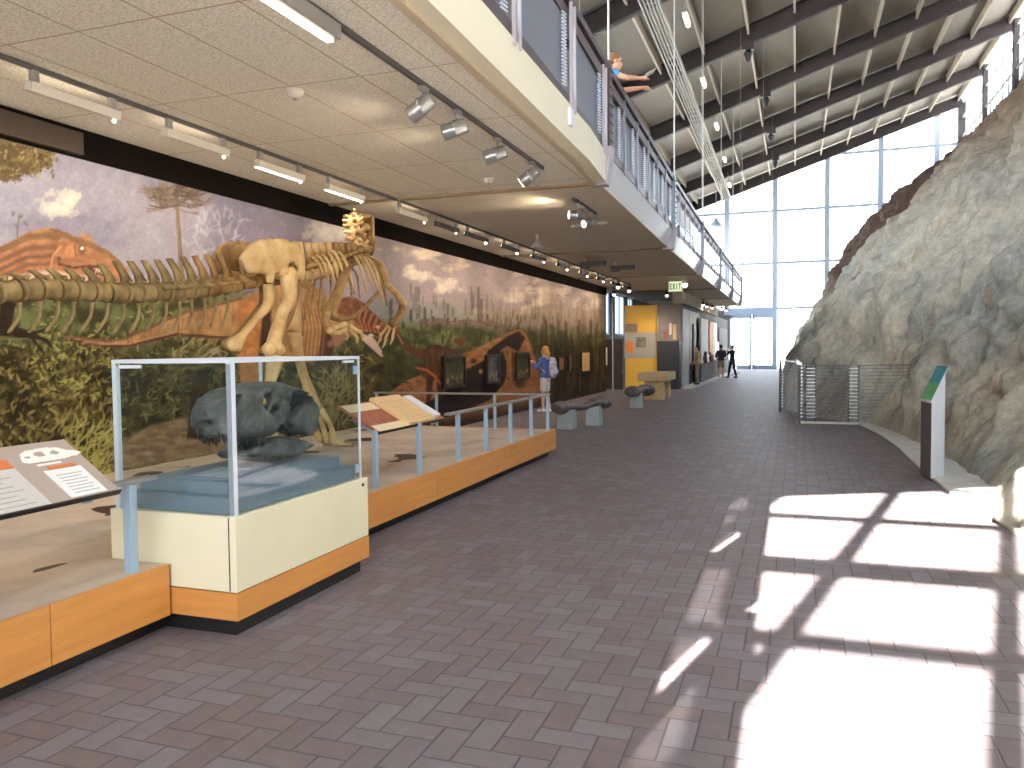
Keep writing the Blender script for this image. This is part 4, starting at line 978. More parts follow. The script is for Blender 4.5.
for (x, y) in ((.07, 17.85), (-.36, 20.8)):
    MB().box(x - .03, x + .03, y - .04, y + .04, 0, fz + .03).build('post', M['post_dark'], f)
    MB().hexa([(x - .06, y - .07, fz + .03), (x + .05, y - .07, fz), (x + .05, y + .1, fz), (x - .06, y + .1, fz + .03), (x - .06, y - .07, fz + .13), (x + .05, y - .07, fz + .05), (x + .05, y + .1, fz + .05), (x - .06, y + .1, fz + .13)]).build('post_cap', M['bright'], f)
    mb = MB()
    for k in range(15): mb.box(x + .03, x + .065, y - .05, y - .035, .135 + k * .073, .16 + k * .073)
    mb.build('wire_clamps', M['bright'], f)
for k in range(15):
    z = .145 + k * .073; MB().tube([(.07, 17.85, z), (-.36, 20.8, z)], .006, 5).build('wire', M['wire'], f)
MB().bar((.07, 17.85, fz + .05), (-.36, 20.8, fz + .05), .05, .03).build('top_rail', M['bright'], f)
# ------------------------------------------------------------------ mounted theropod skeleton on the platform
M['bone'] = mat('bone_cast', srgb(222, 194, 142), .6, var=0, col2=srgb(178, 140, 90), scale=5, bump=.25, bscale=30)
M['bone_dark'] = mat('bone_cast_brown', srgb(172, 138, 88), .65, col2=srgb(120, 88, 50), scale=6, bump=.25, bscale=30)
M['bone_tail'] = mat('bone_cast_tail', srgb(160, 138, 94), .65, col2=srgb(104, 86, 52), scale=6, bump=.25, bscale=30)  # tail bones darkened: shade from light above and behind is in the colour
XK = -5.2
sk = thing('dinosaur_skeleton', 'mounted skeleton of a large two-legged dinosaur, tail to the left, in front of the mural', 'skeleton', (XK, 7.2, .40))
def catmull(pts, n):
    pts = [Vector(p) for p in pts]; out = []
    for i in range(len(pts) - 1):
        p0 = pts[max(i - 1, 0)]; p1 = pts[i]; p2 = pts[i + 1]; p3 = pts[min(i + 2, len(pts) - 1)]
        for k in range(n):
            t = k / n
            out.append(.5 * ((2 * p1) + (p2 - p0) * t + (2 * p0 - 5 * p1 + 4 * p2 - p3) * t * t + (3 * p1 - p0 - 3 * p2 + p3) * t ** 3))
    out.append(pts[-1]); return out
def bone(name, pts, r, m='bone', n=9, flat=None, ends=None, sub=5, extra=None):
    c = catmull(pts, sub); R = np.interp(np.linspace(0, 1, len(c)), np.linspace(0, 1, len(r)), r)
    mb = MB().tube(c, list(R), n, flat=flat)
    if ends:
        for e in ends: mb.ball(*e)
    if extra: extra(mb)
    return mb.build(name, M[m], sk, smooth=True)
# tail and trunk axis (hall coordinates in the plane of symmetry)
axis_px = [(-112, 304), (-80, 301), (-52, 298), (-28, 295), (-5, 292.5), (17, 290.5), (38, 289.5), (57, 290), (73, 290.5), (91, 291.5), (107, 292.5), (123, 293), (138, 293), (152, 292.5), (165, 292), (178, 291), (190, 289.5), (203, 288.5), (214, 287), (226, 285.5), (237, 284)]
ax = [PX(x, y, XK) for x, y in axis_px]
hh = np.interp([a[0] for a in axis_px], [-112, 0, 60, 165, 237], [.065, .085, .085, .088, .092])
for i in range(len(ax) - 1):
    a, b = ax[i], ax[i + 1]; d = (b - a); L = d.length; d.normalize(); r = float(hh[i])
    up = Vector((0, 0, 1)); side = d.cross(up).normalized(); up = side.cross(d)
    mb = MB().tube([a + d * L * f for f in (.07, .13, .3, .5, .7, .87, .93)], [r * .78, r, r * .86, r * .82, r * .86, r, r * .78], 12)
    # neural arch, spine swept towards the tail tip, zygapophyses and side processes
    px = axis_px[i][0]; hs = float(np.interp(px, [-112, 20, 95, 112, 190, 240], [.03, .05, .10, .17, .22, .24])); w = .02
    base = a + d * L * .30 + up * r * .9; tip = base - d * (.10 + .05 * hs) + up * hs
    mb.prism([base - d * .045 - side * w, base + d * .055 - side * w, base + d * .005 + up * hs * .45 - side * w * .8, tip + d * .024 - side * w * .6, tip - d * .020 - side * w * .6, base - d * .06 + up * hs * .4 - side * w * .8], side * w * 1.7)
    mb.tube([base + d * .02, base + d * L * .35 + up * .03], [.028, .012], 6); mb.tube([base - d * .02, base - d * .05 + up * .03], [.026, .014], 6)
    if px > 150:
        for s in (-1, 1):
            mb.tube([a + d * L * .5 + side * s * r * .7 + up * r * .4, a + d * L * .45 + side * s * (r + .06 + .0004 * max(px, 0)) + up * r * .3], [.03, .014], 6)
    mb.build('tail_vertebra', M['bone_tail' if px < 195 else 'bone_dark'], sk, smooth=True)
    if -60 < px < 215:      # chevron below the joint
        lc = float(np.interp(px, [-60, 20, 120, 215], [.16, .22, .24, .28]))
        p0 = b - up * r * 1.0; p1 = p0 - up * lc * .5 - d * .02; p2 = p0 - up * lc - d * (.10 + .1 * lc)
        c = catmull([p0, p1, p2], 4); MB().tube(c, [.026, .02, .017, .016, .017, .018, .018, .02, .012][:len(c)], 7, flat=(1, .6)).build('chevron', M['bone_tail'], sk, smooth=True)
# sacrum and back
bk_px = [(240, 283), (252, 281.5), (264, 280), (276, 278.5), (288, 277), (299, 275.5), (308, 274.4), (316, 273), (323, 271), (330, 268.5), (336.5, 266), (342.5, 263.5), (348, 261), (353.5, 259), (358.5, 257.8), (363.5, 257.4)]
bk = [PX(x, y, XK) for x, y in bk_px]
for i in range(len(bk) - 1):
    a, b = bk[i], bk[i + 1]; d = b - a; L = d.length; d.normalize(); side = d.cross(Vector((0, 0, 1))).normalized(); up = side.cross(d); r = .085 if i > 4 else .075
    mb = MB().tube([a + d * L * f for f in (.07, .14, .5, .86, .93)], [r * .75, r, r * .8, r, r * .75], 12)
    hs = float(np.interp(bk_px[i][0], [240, 264, 299, 330, 352, 364], [.16, .22, .30, .24, .13, .06])); base = a + d * L * .5 + up * r * .8; w = .022
    mb.prism([base - d * .05 - side * w, base + d * .04 - side * w, base + d * .015 + up * hs - side * w, base - d * .05 + up * hs - side * w], side * 2 * w)
    for s in (-1, 1): mb.tube([base, base + side * s * .19 + up * .05 - d * .02], [.04, .018], 7)
    mb.build('sacral_vertebra' if i < 5 else 'back_vertebra', M['bone_dark' if i < 5 or i > 9 else 'bone'], sk, smooth=True)
# ilium: big blade on each side of the sacrum
il = [(310, 345), (350, 270), (400, 200), (480, 145), (600, 130), (700, 135), (780, 165), (840, 160), (870, 240), (920, 340), (930, 440), (915, 570), (880, 600), (835, 520), (800, 480), (700, 500), (640, 510), (625, 600), (570, 610), (555, 520), (500, 505), (430, 500), (380, 480), (345, 400)]
def ilp(c, X): p = PX(210 + c[0] / 10.24, 225 + c[1] / 10.24, X); return (p.y, p.z)
for s, X, m in ((1, -5.02, 'bone'), (-1, -5.40, 'bone_dark')):
    out = [ilp(c, -5.02) for c in il]
    hole = [ilp(c, -5.02) for c in [(760, 420), (800, 395), (850, 420), (860, 460), (800, 470)]]
    mb = MB(); plate(mb, out, [hole], .035, .08, lambda u, v, w, X=X, s=s: Vector((X + w + s * .05 * math.sin((u - 6.6) * 2), u, v)), .02)
    mb.ball((X, ) + ilp((640, 300), -5.02), (.05, .22, .12), 12, 8)
    mb.build('ilium', M[m], sk, smooth=True)
P3 = lambda x, y, X: PX(x, y, X)
# ischia sweep back and down to a boot; pubes go down
for s, X, m in ((1, -5.10, 'bone'), (-1, -5.32, 'bone_dark')):
    o = (X + 5.10) * 20
    bone('ischium', [P3(268 + o, 284, X), P3(268.5 + o, 303, X), P3(258 + o, 317, X), P3(243 + o, 335, X), P3(233 + o, 347, X)], [.055, .06, .04, .04, .09], m, ends=[(P3(234 + o, 344, X), (.06, .10, .07), 10, 8)])
for s, X in ((1, -5.12), (-1, -5.30)):
    bone('pubis', [P3(297, 283, X), P3(291, 312, X), P3(279, 338, X), P3(268, 349, X)], [.05, .04, .035, .06], 'bone_dark', ends=[(P3(268, 350, X), (.05, .13, .06), 10, 8)])
# hind legs
def foot(ankle, fx, fy, X):
    mt = []
    for k, dx in enumerate((-.07, 0, .07)):
        e = Vector((X + dx * 1.3, fy, .52)); bone('metatarsal', [ankle + Vector((dx * .6, 0, 0)), (ankle + e) / 2 + Vector((dx, .01, 0)), e], [.045, .03, .042], 'bone')
        L = (.30, .38, .31)[k]; a = dx * 3.2; q = e; n = 3
        for j in range(n):
            l = L / n * (1.25 - .2 * j); nx = Vector((q.x + math.sin(a) * l, q.y + math.cos(a) * l, max(.435, q.z - (.05 if j == 0 else .02))))
            bone('toe_bone', [q, (q + nx) / 2, nx], [.036 - .006 * j, .024, .034 - .008 * j], 'bone', 7, sub=3); q = nx
        bone('toe_claw', [q, q + Vector((math.sin(a) * .07, math.cos(a) * .07, .02)), q + Vector((math.sin(a) * .13, math.cos(a) * .13, -.035))], [.028, .02, .004], 'bone_dark', 7, sub=3)
# near leg
X = -4.93; hip = Vector((X, 7.02, 2.42)); kn = Vector((X, 6.78, 1.66)); ank = Vector((X, 6.5, .93))
bone('femur', [hip, hip + Vector((.01, .02, -.25)), (hip + kn) / 2 + Vector((0, .03, 0)), kn + Vector((0, .0, .1)), kn], [.085, .072, .060, .072, .09], 'bone', 12,
     ends=[(hip + Vector((-.09, -.0, .03)), (.11, .08, .08), 10, 8), (kn + Vector((0, -.09, -.0)), (.065, .08, .075), 10, 8), (kn + Vector((0, .05, 0)), (.075, .07, .07), 10, 8), (hip + Vector((0, .07, -.02)), (.06, .09, .11), 10, 8)])
bone('tibia', [kn + Vector((0, 0, -.08)), (kn + ank) / 2 + Vector((0, .03, 0)), ank], [.10, .05, .07], 'bone', 10)
bone('fibula', [kn + Vector((.07, -.03, -.1)), (kn + ank) / 2 + Vector((.06, 0, 0)), ank + Vector((.05, 0, 0))], [.04, .022, .03], 'bone', 8)
foot(ank, X, 6.85, X)
# far leg
X = -5.48; hip = Vector((X, 7.95, 2.5)); hip2 = P3(299, 285, X); kn = P3(294, 332, X); ank = P3(317, 409, X)
bone('femur', [hip2 + Vector((0, 0, .08)), hip2, (hip2 + kn) / 2, kn], [.085, .085, .06, .085], 'bone', 11, ends=[(hip2 + Vector((.10, -.0, .03)), (.10, .07, .07), 10, 8)])
bone('tibia', [kn, P3(299, 357, X), P3(307, 386, X), ank], [.085, .06, .05, .065], 'bone', 10, ends=[(P3(306, 387, X), (.05, .05, .05), 8, 6)])
bone('fibula', [kn + Vector((.07, .02, -.05)), P3(302, 362, X + .06), ank + Vector((.05, 0, 0))], [.035, .02, .03], 'bone', 8)
foot(ank, X, ank.y + .2, X)
# ribs on both sides
rb = [((312, 257), (318, 262), (324, 276)), ((317, 255), (324, 264), (329, 280)), ((322, 254), (330, 267), (335, 283)), ((328, 252), (336, 268), (339, 285)), ((333, 250), (341.5, 268), (347.5, 289)), ((339, 251), (348.5, 270), (354.5, 294)),
      ((353, 254), (361.5, 270), (367.5, 294)), ((358, 255), (368, 273), (374, 291)), ((362, 255.5), (373, 274), (380.5, 297)), ((366, 256), (377, 274), (383, 302))]
for k, (a, b, c) in enumerate(rb):
    bone('rib', [P3(a[0], a[1] + 1, XK + .05), P3(a[0] * .6 + b[0] * .4, a[1] * .7 + b[1] * .3, XK + .25), P3(*b, XK + .36), P3(*c, XK + .26)], [.022, .021, .018, .011], 'bone', 7, flat=(1, .7))
for k, (a, b, c) in enumerate([((306, 262), (308, 285), (304, 320)), ((313, 262), (314, 288), (309, 318)), ((320, 262), (321, 285), (318, 312)), ((327, 262), (331, 285), (330, 306)), ((333, 262), (338, 285), (336, 304)), ((341, 262), (350, 282), (352, 300)), ((349, 262), (357, 276), (360, 298)), ((366, 260), (377, 274), (386, 296)), ((370, 258), (382, 276), (387, 306))]):
    bone('rib', [P3(*a, XK - .08), P3((a[0] + b[0]) / 2, (a[1] + b[1]) / 2, XK - .3), P3(*b, XK - .36), P3(*c, XK - .24)], [.020, .018, .016, .010], 'bone_dark', 7, flat=(1, .7))
# shoulder blades
bone('scapula', [P3(346, 268, -4.84), P3(341, 284, -4.82), P3(335, 300, -4.84), P3(328, 314, -4.9)], [.075, .06, .07, .12], 'bone_dark', 10, flat=(1, .3))
bone('scapula', [P3(358, 252, -5.5), P3(371, 258, -5.56), P3(380, 264, -5.58), P3(384, 282, -5.55)], [.04, .05, .06, .10], 'bone', 10, flat=(1, .35))
bone('wishbone', [P3(328, 316, -4.95), P3(352, 318, -5.2), P3(384, 286, -5.5)], [.03, .025, .03], 'bone_dark', 7)
# arms
def hand(p, q, X, m):      # three clawed fingers from wrist p towards q
    d = q - p
    for k, (off, f) in enumerate(((-.05, .8), (0, 1.05), (.05, .85))):
        o = Vector((off, 0, 0)); a = p + o; b = p + o * 1.6 + d * .45 * f; c = p + o * 2.0 + d * .8 * f + Vector((0, -.01, .01)); e = p + o * 2 + d * 1.15 * f + Vector((0, -.05, -.06))
        bone('finger', [a, b, c], [.026, .018, .022], m, 7, sub=3); bone('hand_claw', [c, (c + e) / 2 + Vector((0, .03, 0)), e], [.024, .02, .004], m, 7, sub=3)
X = -5.58
bone('humerus', [P3(384, 283, X), P3(393, 290, X), P3(399, 297, X), P3(403, 304, X)], [.05, .045, .05, .062], 'bone', 10)
bone('radius', [P3(402, 306, X), P3(398, 315, X), P3(390, 324, X)], [.05, .03, .04], 'bone_dark', 8); bone('ulna', [P3(404, 308, X + .06), P3(400, 318, X + .06), P3(392, 326, X + .05)], [.05, .028, .035], 'bone_dark', 8)
hand(P3(391, 326, X), P3(385, 341, X), X, 'bone')
X = -4.85
bone('humerus', [P3(327, 310, X), P3(326, 320, X), P3(329, 328, X)], [.06, .04, .05], 'bone_dark', 9)
bone('radius', [P3(329, 328, X), P3(337, 327, X), P3(345, 324, X)], [.045, .026, .035], 'bone', 8); bone('ulna', [P3(329, 330, X + .05), P3(337, 333, X + .05), P3(345, 330, X + .04)], [.045, .026, .03], 'bone', 8)
hand(P3(346, 326, X), P3(357, 336, X), X, 'bone')
# neck rises and turns away to the mural, skull seen from behind
nk = [PX(363.5, 257, -5.22), PX(361.5, 250, -5.26), PX(358.5, 243, -5.34), PX(356.5, 236, -5.42), PX(355, 229.5, -5.5), PX(354, 224, -5.58), PX(353.5, 219.5, -5.66), PX(354.5, 216, -5.76)]
for i in range(len(nk) - 1):
    a, b = nk[i], nk[i + 1]; d = (b - a).normalized(); L = (b - a).length; side = d.cross(Vector((1, .7, 0))).normalized(); fr = side.cross(d)
    mb = MB().tube([a, a + d * L * .15, a + d * L * .5, a + d * L * .85, b], [.065, .08, .06, .08, .065], 10)
    c = a + d * L * .5
    for s in (-1, 1):
        mb.tube([c, c + side * s * .10 + d * .03, c + side * s * .13 - d * .06], [.04, .026, .012], 6); mb.tube([c + fr * .05, c + fr * .12 + side * s * .05 + d * .05], [.035, .018], 6)
        mb.tube([c - fr * .05, c - fr * .11 + side * s * .04 - d * .07], [.03, .014], 6)
    mb.prism([c + side * .015 - d * .03, c + side * .015 + d * .04, c + side * .012 + d * .05 - fr * .15, c + side * .012 - d * .0 - fr * .15], side * -.03)
    mb.build('neck_vertebra', M['bone' if i % 2 else 'bone_dark'], sk, smooth=True)
# skull: back of head at the neck top, snout pointing away (to the mural and down the hall)
hp = PX(365, 228, -5.8); fw = Vector((-.50, .84, -.2)).normalized(); rt = fw.cross(Vector((0, 0, 1))).normalized(); upv = rt.cross(fw)
head_out = [(-.06, .02), (-.04, .16), (.06, .22), (.16, .24), (.24, .26), (.34, .20), (.52, .17), (.66, .10), (.72, .0), (.70, -.06), (.5, -.09), (.3, -.08), (.12, -.14), (0, -.16), (-.03, -.06)]
hh_ = [[(.0, .06), (.03, .13), (.09, .12), (.08, .0), (.04, -.04)], [(.14, .10), (.17, .18), (.23, .17), (.24, .08), (.19, .02)], [(.30, .0), (.33, .11), (.44, .09), (.46, -.02)], [(.58, .04), (.62, .08), (.65, .02)]]
mb = MB()
for s in (-1, 1): plate(mb, head_out, hh_, .018, .03, lambda u, v, w, s=s: hp + fw * u + upv * v + rt * (s * (.115 - .09 * max(0, u)) + w), .012)
mb.tube([hp + fw * u + upv * v for u, v in ((-.03, .16), (.06, .215), (.2, .24), (.36, .19), (.55, .15), (.7, .02))], [.07, .10, .10, .08, .06, .05], 10, flat=(1, .3))
mb.ball(hp + fw * .02 + upv * .02, (.075, .075, .06), 10, 8)
mb.build('skull', M['bone'], sk, smooth=True)
mb = MB()
for s in (-1, 1): mb.tube([hp + fw * u + upv * v + rt * s * (.11 - .10 * max(0, u)) for u, v in ((-.05, -.16), (.15, -.24), (.4, -.26), (.66, -.22))], [.03, .045, .04, .025], 8, flat=(1.2, .5))
mb.build('lower_jaw', M['bone_dark'], sk, smooth=True)
# ------------------------------------------------------------------ mezzanine railing, bay by bay
def mesh_mat():
    m = bpy.data.materials.new('rail_mesh'); m.use_nodes = True; nt = m.node_tree; b = nt.nodes['Principled BSDF']; L = nt.links.new
    b.inputs['Base Color'].default_value = srgb(120, 124, 134); b.inputs['Roughness'].default_value = .45; b.inputs['Metallic'].default_value = .2
    g = nt.nodes.new('ShaderNodeNewGeometry'); sp = nt.nodes.new('ShaderNodeSeparateXYZ'); L(g.outputs['Position'], sp.inputs[0])
    outs = []
    for s in (1, 2):
        a = nt.nodes.new('ShaderNodeMath'); a.operation = 'MULTIPLY'; a.inputs[1].default_value = 60; L(sp.outputs[s], a.inputs[0])
        f = nt.nodes.new('ShaderNodeMath'); f.operation = 'FRACT'; L(a.outputs[0], f.inputs[0])
        c = nt.nodes.new('ShaderNodeMath'); c.operation = 'LESS_THAN'; c.inputs[1].default_value = .48; L(f.outputs[0], c.inputs[0]); outs.append(c.outputs[0])
    mx = nt.nodes.new('ShaderNodeMath'); mx.operation = 'MAXIMUM'; L(outs[0], mx.inputs[0]); L(outs[1], mx.inputs[1])
    L(mx.outputs[0], b.inputs['Alpha']); return m
M['mesh'] = mesh_mat()
M['lattice'] = mat('lattice_bright', srgb(204, 210, 222), .35, .3)
bays = [(-10.15, -3.5), (-3.5, 4.4), (4.4, 10.5)] + list(zip(BRK[:-1], BRK[1:]))
labs = ['mezzanine railing bay at the near window wall behind the camera', 'maroon mezzanine railing bay behind the camera end of the balcony', 'nearest maroon mezzanine railing bay with grey mesh panels, above the cream edge',
        'mezzanine railing bay just past the leaning visitor', 'third mezzanine railing bay along the balcony', 'fourth mezzanine railing bay along the balcony', 'fifth mezzanine railing bay along the balcony', 'farthest mezzanine railing bay, ending near the window wall']
for n, (a, b) in enumerate(bays):
    t = thing('mezzanine_railing', labs[n], 'railing', (xe(a), a, Z_SLAB), 'mezzanine railings')
    off = .0
    def rb_(z, w, h, nm, m=M['maroon'], dx=0):
        MB().bar((xe(a) - .06 + dx, a + .12, z), (xe(b) - .06 + dx, b - .12, z), w, h).build(nm, m, t, bevel=.006)
    rb_(4.31, .10, .13, 'bottom_rail'); rb_(5.20, .12, .14, 'top_rail'); rb_(5.36, .18, .10, 'handrail')
    if n > 3: rb_(5.36, .05, .035, 'cap_strip', M['rail_grey'], .07)
    npan = 3 if n <= 2 else 6
    for k in range(npan + 1):
        y = a + .1 + (b - a - .2) * k / npan
        for s in ((-.07, .07) if n <= 2 else (0,)):
            MB().box(xe(y) - .01, xe(y) + .02, y + s - .018, y + s + .018, Z_SLAB - (.03 if n <= 2 else 0), 5.30).build('post', M['lilac' if n <= 2 else 'rail_grey'], t)
    for k in range(npan):
        y0_ = a + .2 + (b - a - .2) * k / npan; y1_ = a + .0 + (b - a - .2) * (k + 1) / npan
        if n <= 3:
            MB().hexa([(xe(y0_) - .062, y0_, 4.37), (xe(y1_) - .062, y1_, 4.37), (xe(y1_) - .058, y1_, 4.37), (xe(y0_) - .058, y0_, 4.37), (xe(y0_) - .062, y0_, 5.15), (xe(y1_) - .062, y1_, 5.15), (xe(y1_) - .058, y1_, 5.15), (xe(y0_) - .058, y0_, 5.15)]).build('mesh_panel', M['mesh'], t)
            mb = MB(); yb_ = y1_ - .13
            for q in range(22): mb.bar((xe(yb_) - .03, yb_ - .09, 4.38 + .035 * q), (xe(yb_) - .03, yb_ + .06, 4.40 + .035 * q), .02, .014)
            mb.build('lattice_strip', M['lattice'], t)
        else:
            mb = MB()
            for q in range(6): mb.bar((xe(y0_) - .06, y0_, 4.46 + .12 * q), (xe(y1_) - .06, y1_, 4.46 + .12 * q), .012, .012)
            mb.build('wire_infill', M['rail_grey'], t)
M['tray'] = mat('tray_grey', srgb(128, 125, 118), .5, .2)
# brackets with hanger rods from the roof
for i, y in enumerate(BRK):
    t = thing('balcony_bracket', '%s steel bracket and post along the balcony edge, counting from the cream bay' % ORD[i], 'bracket', (xe(y), y, Z_SOF), 'balcony brackets')
    MB().hexa([(xe(y) - .22, y - .10, 3.80), (xe(y) + .02, y - .10, 3.80), (xe(y) + .02, y + .10, 3.80), (xe(y) - .22, y + .10, 3.80), (xe(y) - .22, y - .10, 4.30), (xe(y) + .09, y - .10, 4.30), (xe(y) + .09, y + .10, 4.30), (xe(y) - .22, y + .10, 4.30)]).build('plate', M['lilac'], t, bevel=.006)
    MB().box(xe(y) - .04, xe(y) + .06, y - .09, y + .09, 4.30, 5.42).build('post', M['maroon' if i == 0 else 'rail_grey'], t, bevel=.006)
    mb = MB()
    for q in range(9):
        for s in (-.05, .05): mb.tube([(xe(y) + .06, y + s, 4.38 + .115 * q), (xe(y) + .072, y + s, 4.38 + .115 * q)], .014, 6)
    mb.build('bolts', M['black'], t)
    xr = xe(y) + .03
    tag(MB().tube([(xr, y, 5.42), (xr, y, roofz(xr) + .05)], .014, 8).build('hanger_rod', M['conduit']), '%s vertical hanger rod from the roof down to the balcony edge, counting from the camera' % ORD[i], 'rod', 'hanger rods')
# thin wires hanging free from the rafters
for k, (x, y) in enumerate(((-3.05, 11.75), (-2.0, 18.4), (-1.6, 25.1), (-1.2, 31.8), (-1.05, 38.5))):
    tag(MB().tube([(x, y, roofz(x) + .1), (x, y, 5.8 if k == 0 else 4.4)], .005, 6).build('hanging_wire', M['tray']), 'thin wire hanging from the %s rafter into the hall' % ORD[k + 0] if k == 0 else 'thin hanging wire, %s along the hall from the camera' % ORD[k], 'wire', 'hanging wires')
for k, (x, y) in enumerate(((-1.75, 31.7), (-1.35, 38.4), (-1.3, 45.1), (-1.25, 51.8))):
    t = thing('rafter_fixture', 'small dark pendant fixture under a rafter, %s down the hall' % ORD[k], 'fixture', (x, y, roofz(x)), 'dark fixtures under the rafters')
    MB().box(x - .22, x + .22, y - .16, y + .16, roofz(x) - .18, roofz(x) + .12).build('bracket', M['rafter'], t)
    MB().tube([(x, y, roofz(x) - .18), (x, y, roofz(x) - .3), (x, y, roofz(x) - .6)], [.10, .16, .05], 10).build('housing', M['black'], t)
# ------------------------------------------------------------------ cable tray and roof lamps
t = thing('cable_tray', 'long pale cable tray hung under the rafters above the balcony edge', 'cable tray', (-4.1, 41, 11.6))
tx = lambda y: float(np.interp(y, [18, 25, 58], [-3.9, -4.0, -4.55])); tz = lambda y: float(np.interp(y, [18, 25, 58], [11.45, 11.6, 11.75]))
for s in (-1, 1):
    MB().bar((tx(17) + s * .26, 17, tz(17)), (tx(58) + s * .26, 58, tz(58)), .05, .14).build('side_rail', M['tray'], t)
for k in range(4):
    xo = -.17 + .11 * k; MB().tube([(tx(17) + xo, 17, tz(17) + .02), (tx(58) + xo, 58, tz(58) + .02)], .035, 6).build('conduit', M['tray'], t)
for k in range(60):
    y = 17.4 + .68 * k; MB().bar((tx(y) - .26, y, tz(y) - .05), (tx(y) + .26, y, tz(y) - .05), .05, .03).build('rung', M['tray'], t)
M['lampglow'] = emis('lamp_glow', (1, .80, .52, 1), 14)
for k, (x, y, z) in enumerate(((-3.30, 26.0, 11.85), (-3.45, 32.3, 11.85), (-3.55, 38.9, 11.85), (-3.72, 45.4, 11.75), (-3.95, 51.9, 11.6))):
    t = thing('roof_lamp', 'glowing tube lamp under the roof beside the cable tray, %s from the camera' % ORD[k], 'lamp', (x, y, z), 'roof tube lamps')
    MB().tube([(x - .0, y - .42, z), (x, y + .42, z)], .06, 10).build('tube', M['lampglow'], t, smooth=True)
    MB().box(x - .09, x + .09, y - .5, y + .5, z + .07, z + .13).build('reflector', M['conduit'], t)
    for s in (-.4, .4): MB().tube([(x, y + s, z + .12), (x - .1, y + s * .5, roofz(x) + .2)], .015, 5).build('hanger', M['conduit'], t)
t = thing('pendant_lamp', 'small bell-shaped pendant lamp in front of the far windows', 'lamp', tuple(PY(716, 222, 56)))
p = PY(716, 222, 56)
MB().tube([p + Vector((0, 0, -.35)), p + Vector((0, 0, -.2)), p + Vector((0, 0, .15)), p + Vector((0, 0, .3))], [.5, .42, .14, .08], 14).build('shade', M['mullion'], t, smooth=True)
MB().tube([p + Vector((0, 0, .3)), (p.x, p.y, roofz(p.x) + .5)], .02, 6).build('stem', M['mullion'], t)

# ------------------------------------------------------------------ track lighting under the balcony
M['track'] = mat('track_grey', srgb(92, 90, 90), .4, .4)
M['fix_white'] = mat('fixture_white', srgb(206, 200, 188), .4)
M['fix_silver'] = mat('fixture_silver', srgb(176, 178, 180), .3, .7)
XT = -5.52
def area(name, loc, direction, sx, sy, power, color, parent):
    l = bpy.data.lights.new(name, 'AREA'); l.shape = 'RECTANGLE'; l.size = sx; l.size_y = sy; l.energy = power; l.color = color; l.spread = math.radians(150)
    o = bpy.data.objects.new(name, l); C.objects.link(o); o.rotation_euler = Vector(direction).to_track_quat('-Z', 'Y').to_euler()
    o.parent = parent; o.location = Vector(loc) - abs_loc(parent); return o
def spot(name, loc, direction, power, color, parent, ang=60):
    l = bpy.data.lights.new(name, 'SPOT'); l.energy = power; l.color = color; l.spot_size = math.radians(ang); l.spot_blend = .6; l.shadow_soft_size = .04
    o = bpy.data.objects.new(name, l); C.objects.link(o); o.rotation_euler = Vector(direction).to_track_quat('-Z', 'Y').to_euler(); o.parent = parent; o.location = Vector(loc) - abs_loc(parent); return o
tag(MB().box(XT - .013, XT + .013, -2, 28.5, Z_SOF - .04, Z_SOF - .002).build('light_track', M['track']), 'long thin light track on the ceiling running above the mural side', 'light track')
WARM = (1, .88, .70)
lin = [(4.6, 5.46), (6.0, 6.86), (7.35, 8.2), (8.72, 9.6), (10.6, 11.55), (11.95, 12.8), (13.2, 14.2), (15.1, 16.0), (17.0, 17.9), (19.0, 19.9), (21.2, 22.0), (23.2, 24.0), (25.2, 26.0), (27.0, 27.8)]
lin = [(1.9, 2.75), (3.25, 4.1)] + lin
for k, (a, b) in enumerate(lin):
    dark = k in (7, ); z = Z_SOF - .17
    if k < 2: lb = 'slim linear track light outside the left edge of the view, %s' % ('farther out' if k == 0 else 'just beyond it')
    else: lb = 'slim linear track light above the mural, %s from the left edge of the photo' % ORD[k - 2]
    t = thing('linear_light', lb, 'track light', (XT, (a + b) / 2, z), 'linear lights over the mural')
    mb = MB(); mb.prism([(XT - .05, a, z - .03), (XT + .035, a, z - .045), (XT + .05, a, z + .03), (XT - .03, a, z + .05)], (0, b - a, 0)); mb.build('housing', M['fix_white' if k < 7 else 'track'], t, bevel=.005); hs_ = t.children[-1]
    MB().prism([(XT - .055, a + .03, z - .012), (XT - .048, a + .03, z - .012), (XT - .042, a + .03, z + .035), (XT - .05, a + .03, z + .035)] if k in (2, 3, 6) or k >= 7 else [(XT - .055, a + .03, z - .038), (XT + .02, a + .03, z - .052), (XT + .022, a + .03, z - .044), (XT - .05, a + .03, z - .03)], (0, b - a - .06, 0)).build('diffuser', M['tubeglow'] if not dark else M['track'], hs_)
    for y in (a + .06, b - .06): MB().box(XT - .02, XT + .02, y - .03, y + .03, z + .04, Z_SOF - .04).build('clamp', M['fix_silver'], t)
    if k > 1: MB().ball((XT - .01, b - .03, z - .05), .017 if k < 8 else .028, 8, 6).build('end_lens', M['tubeglow'], hs_)
    if not dark: area('mural_lamp', (XT - .03, (a + b) / 2, z - .07), (-.62, .0, -.78), b - a, .06, MURAL_W if k < 8 else MURAL_W * 2.0, WARM if k < 8 else (1, .77, .53), t)
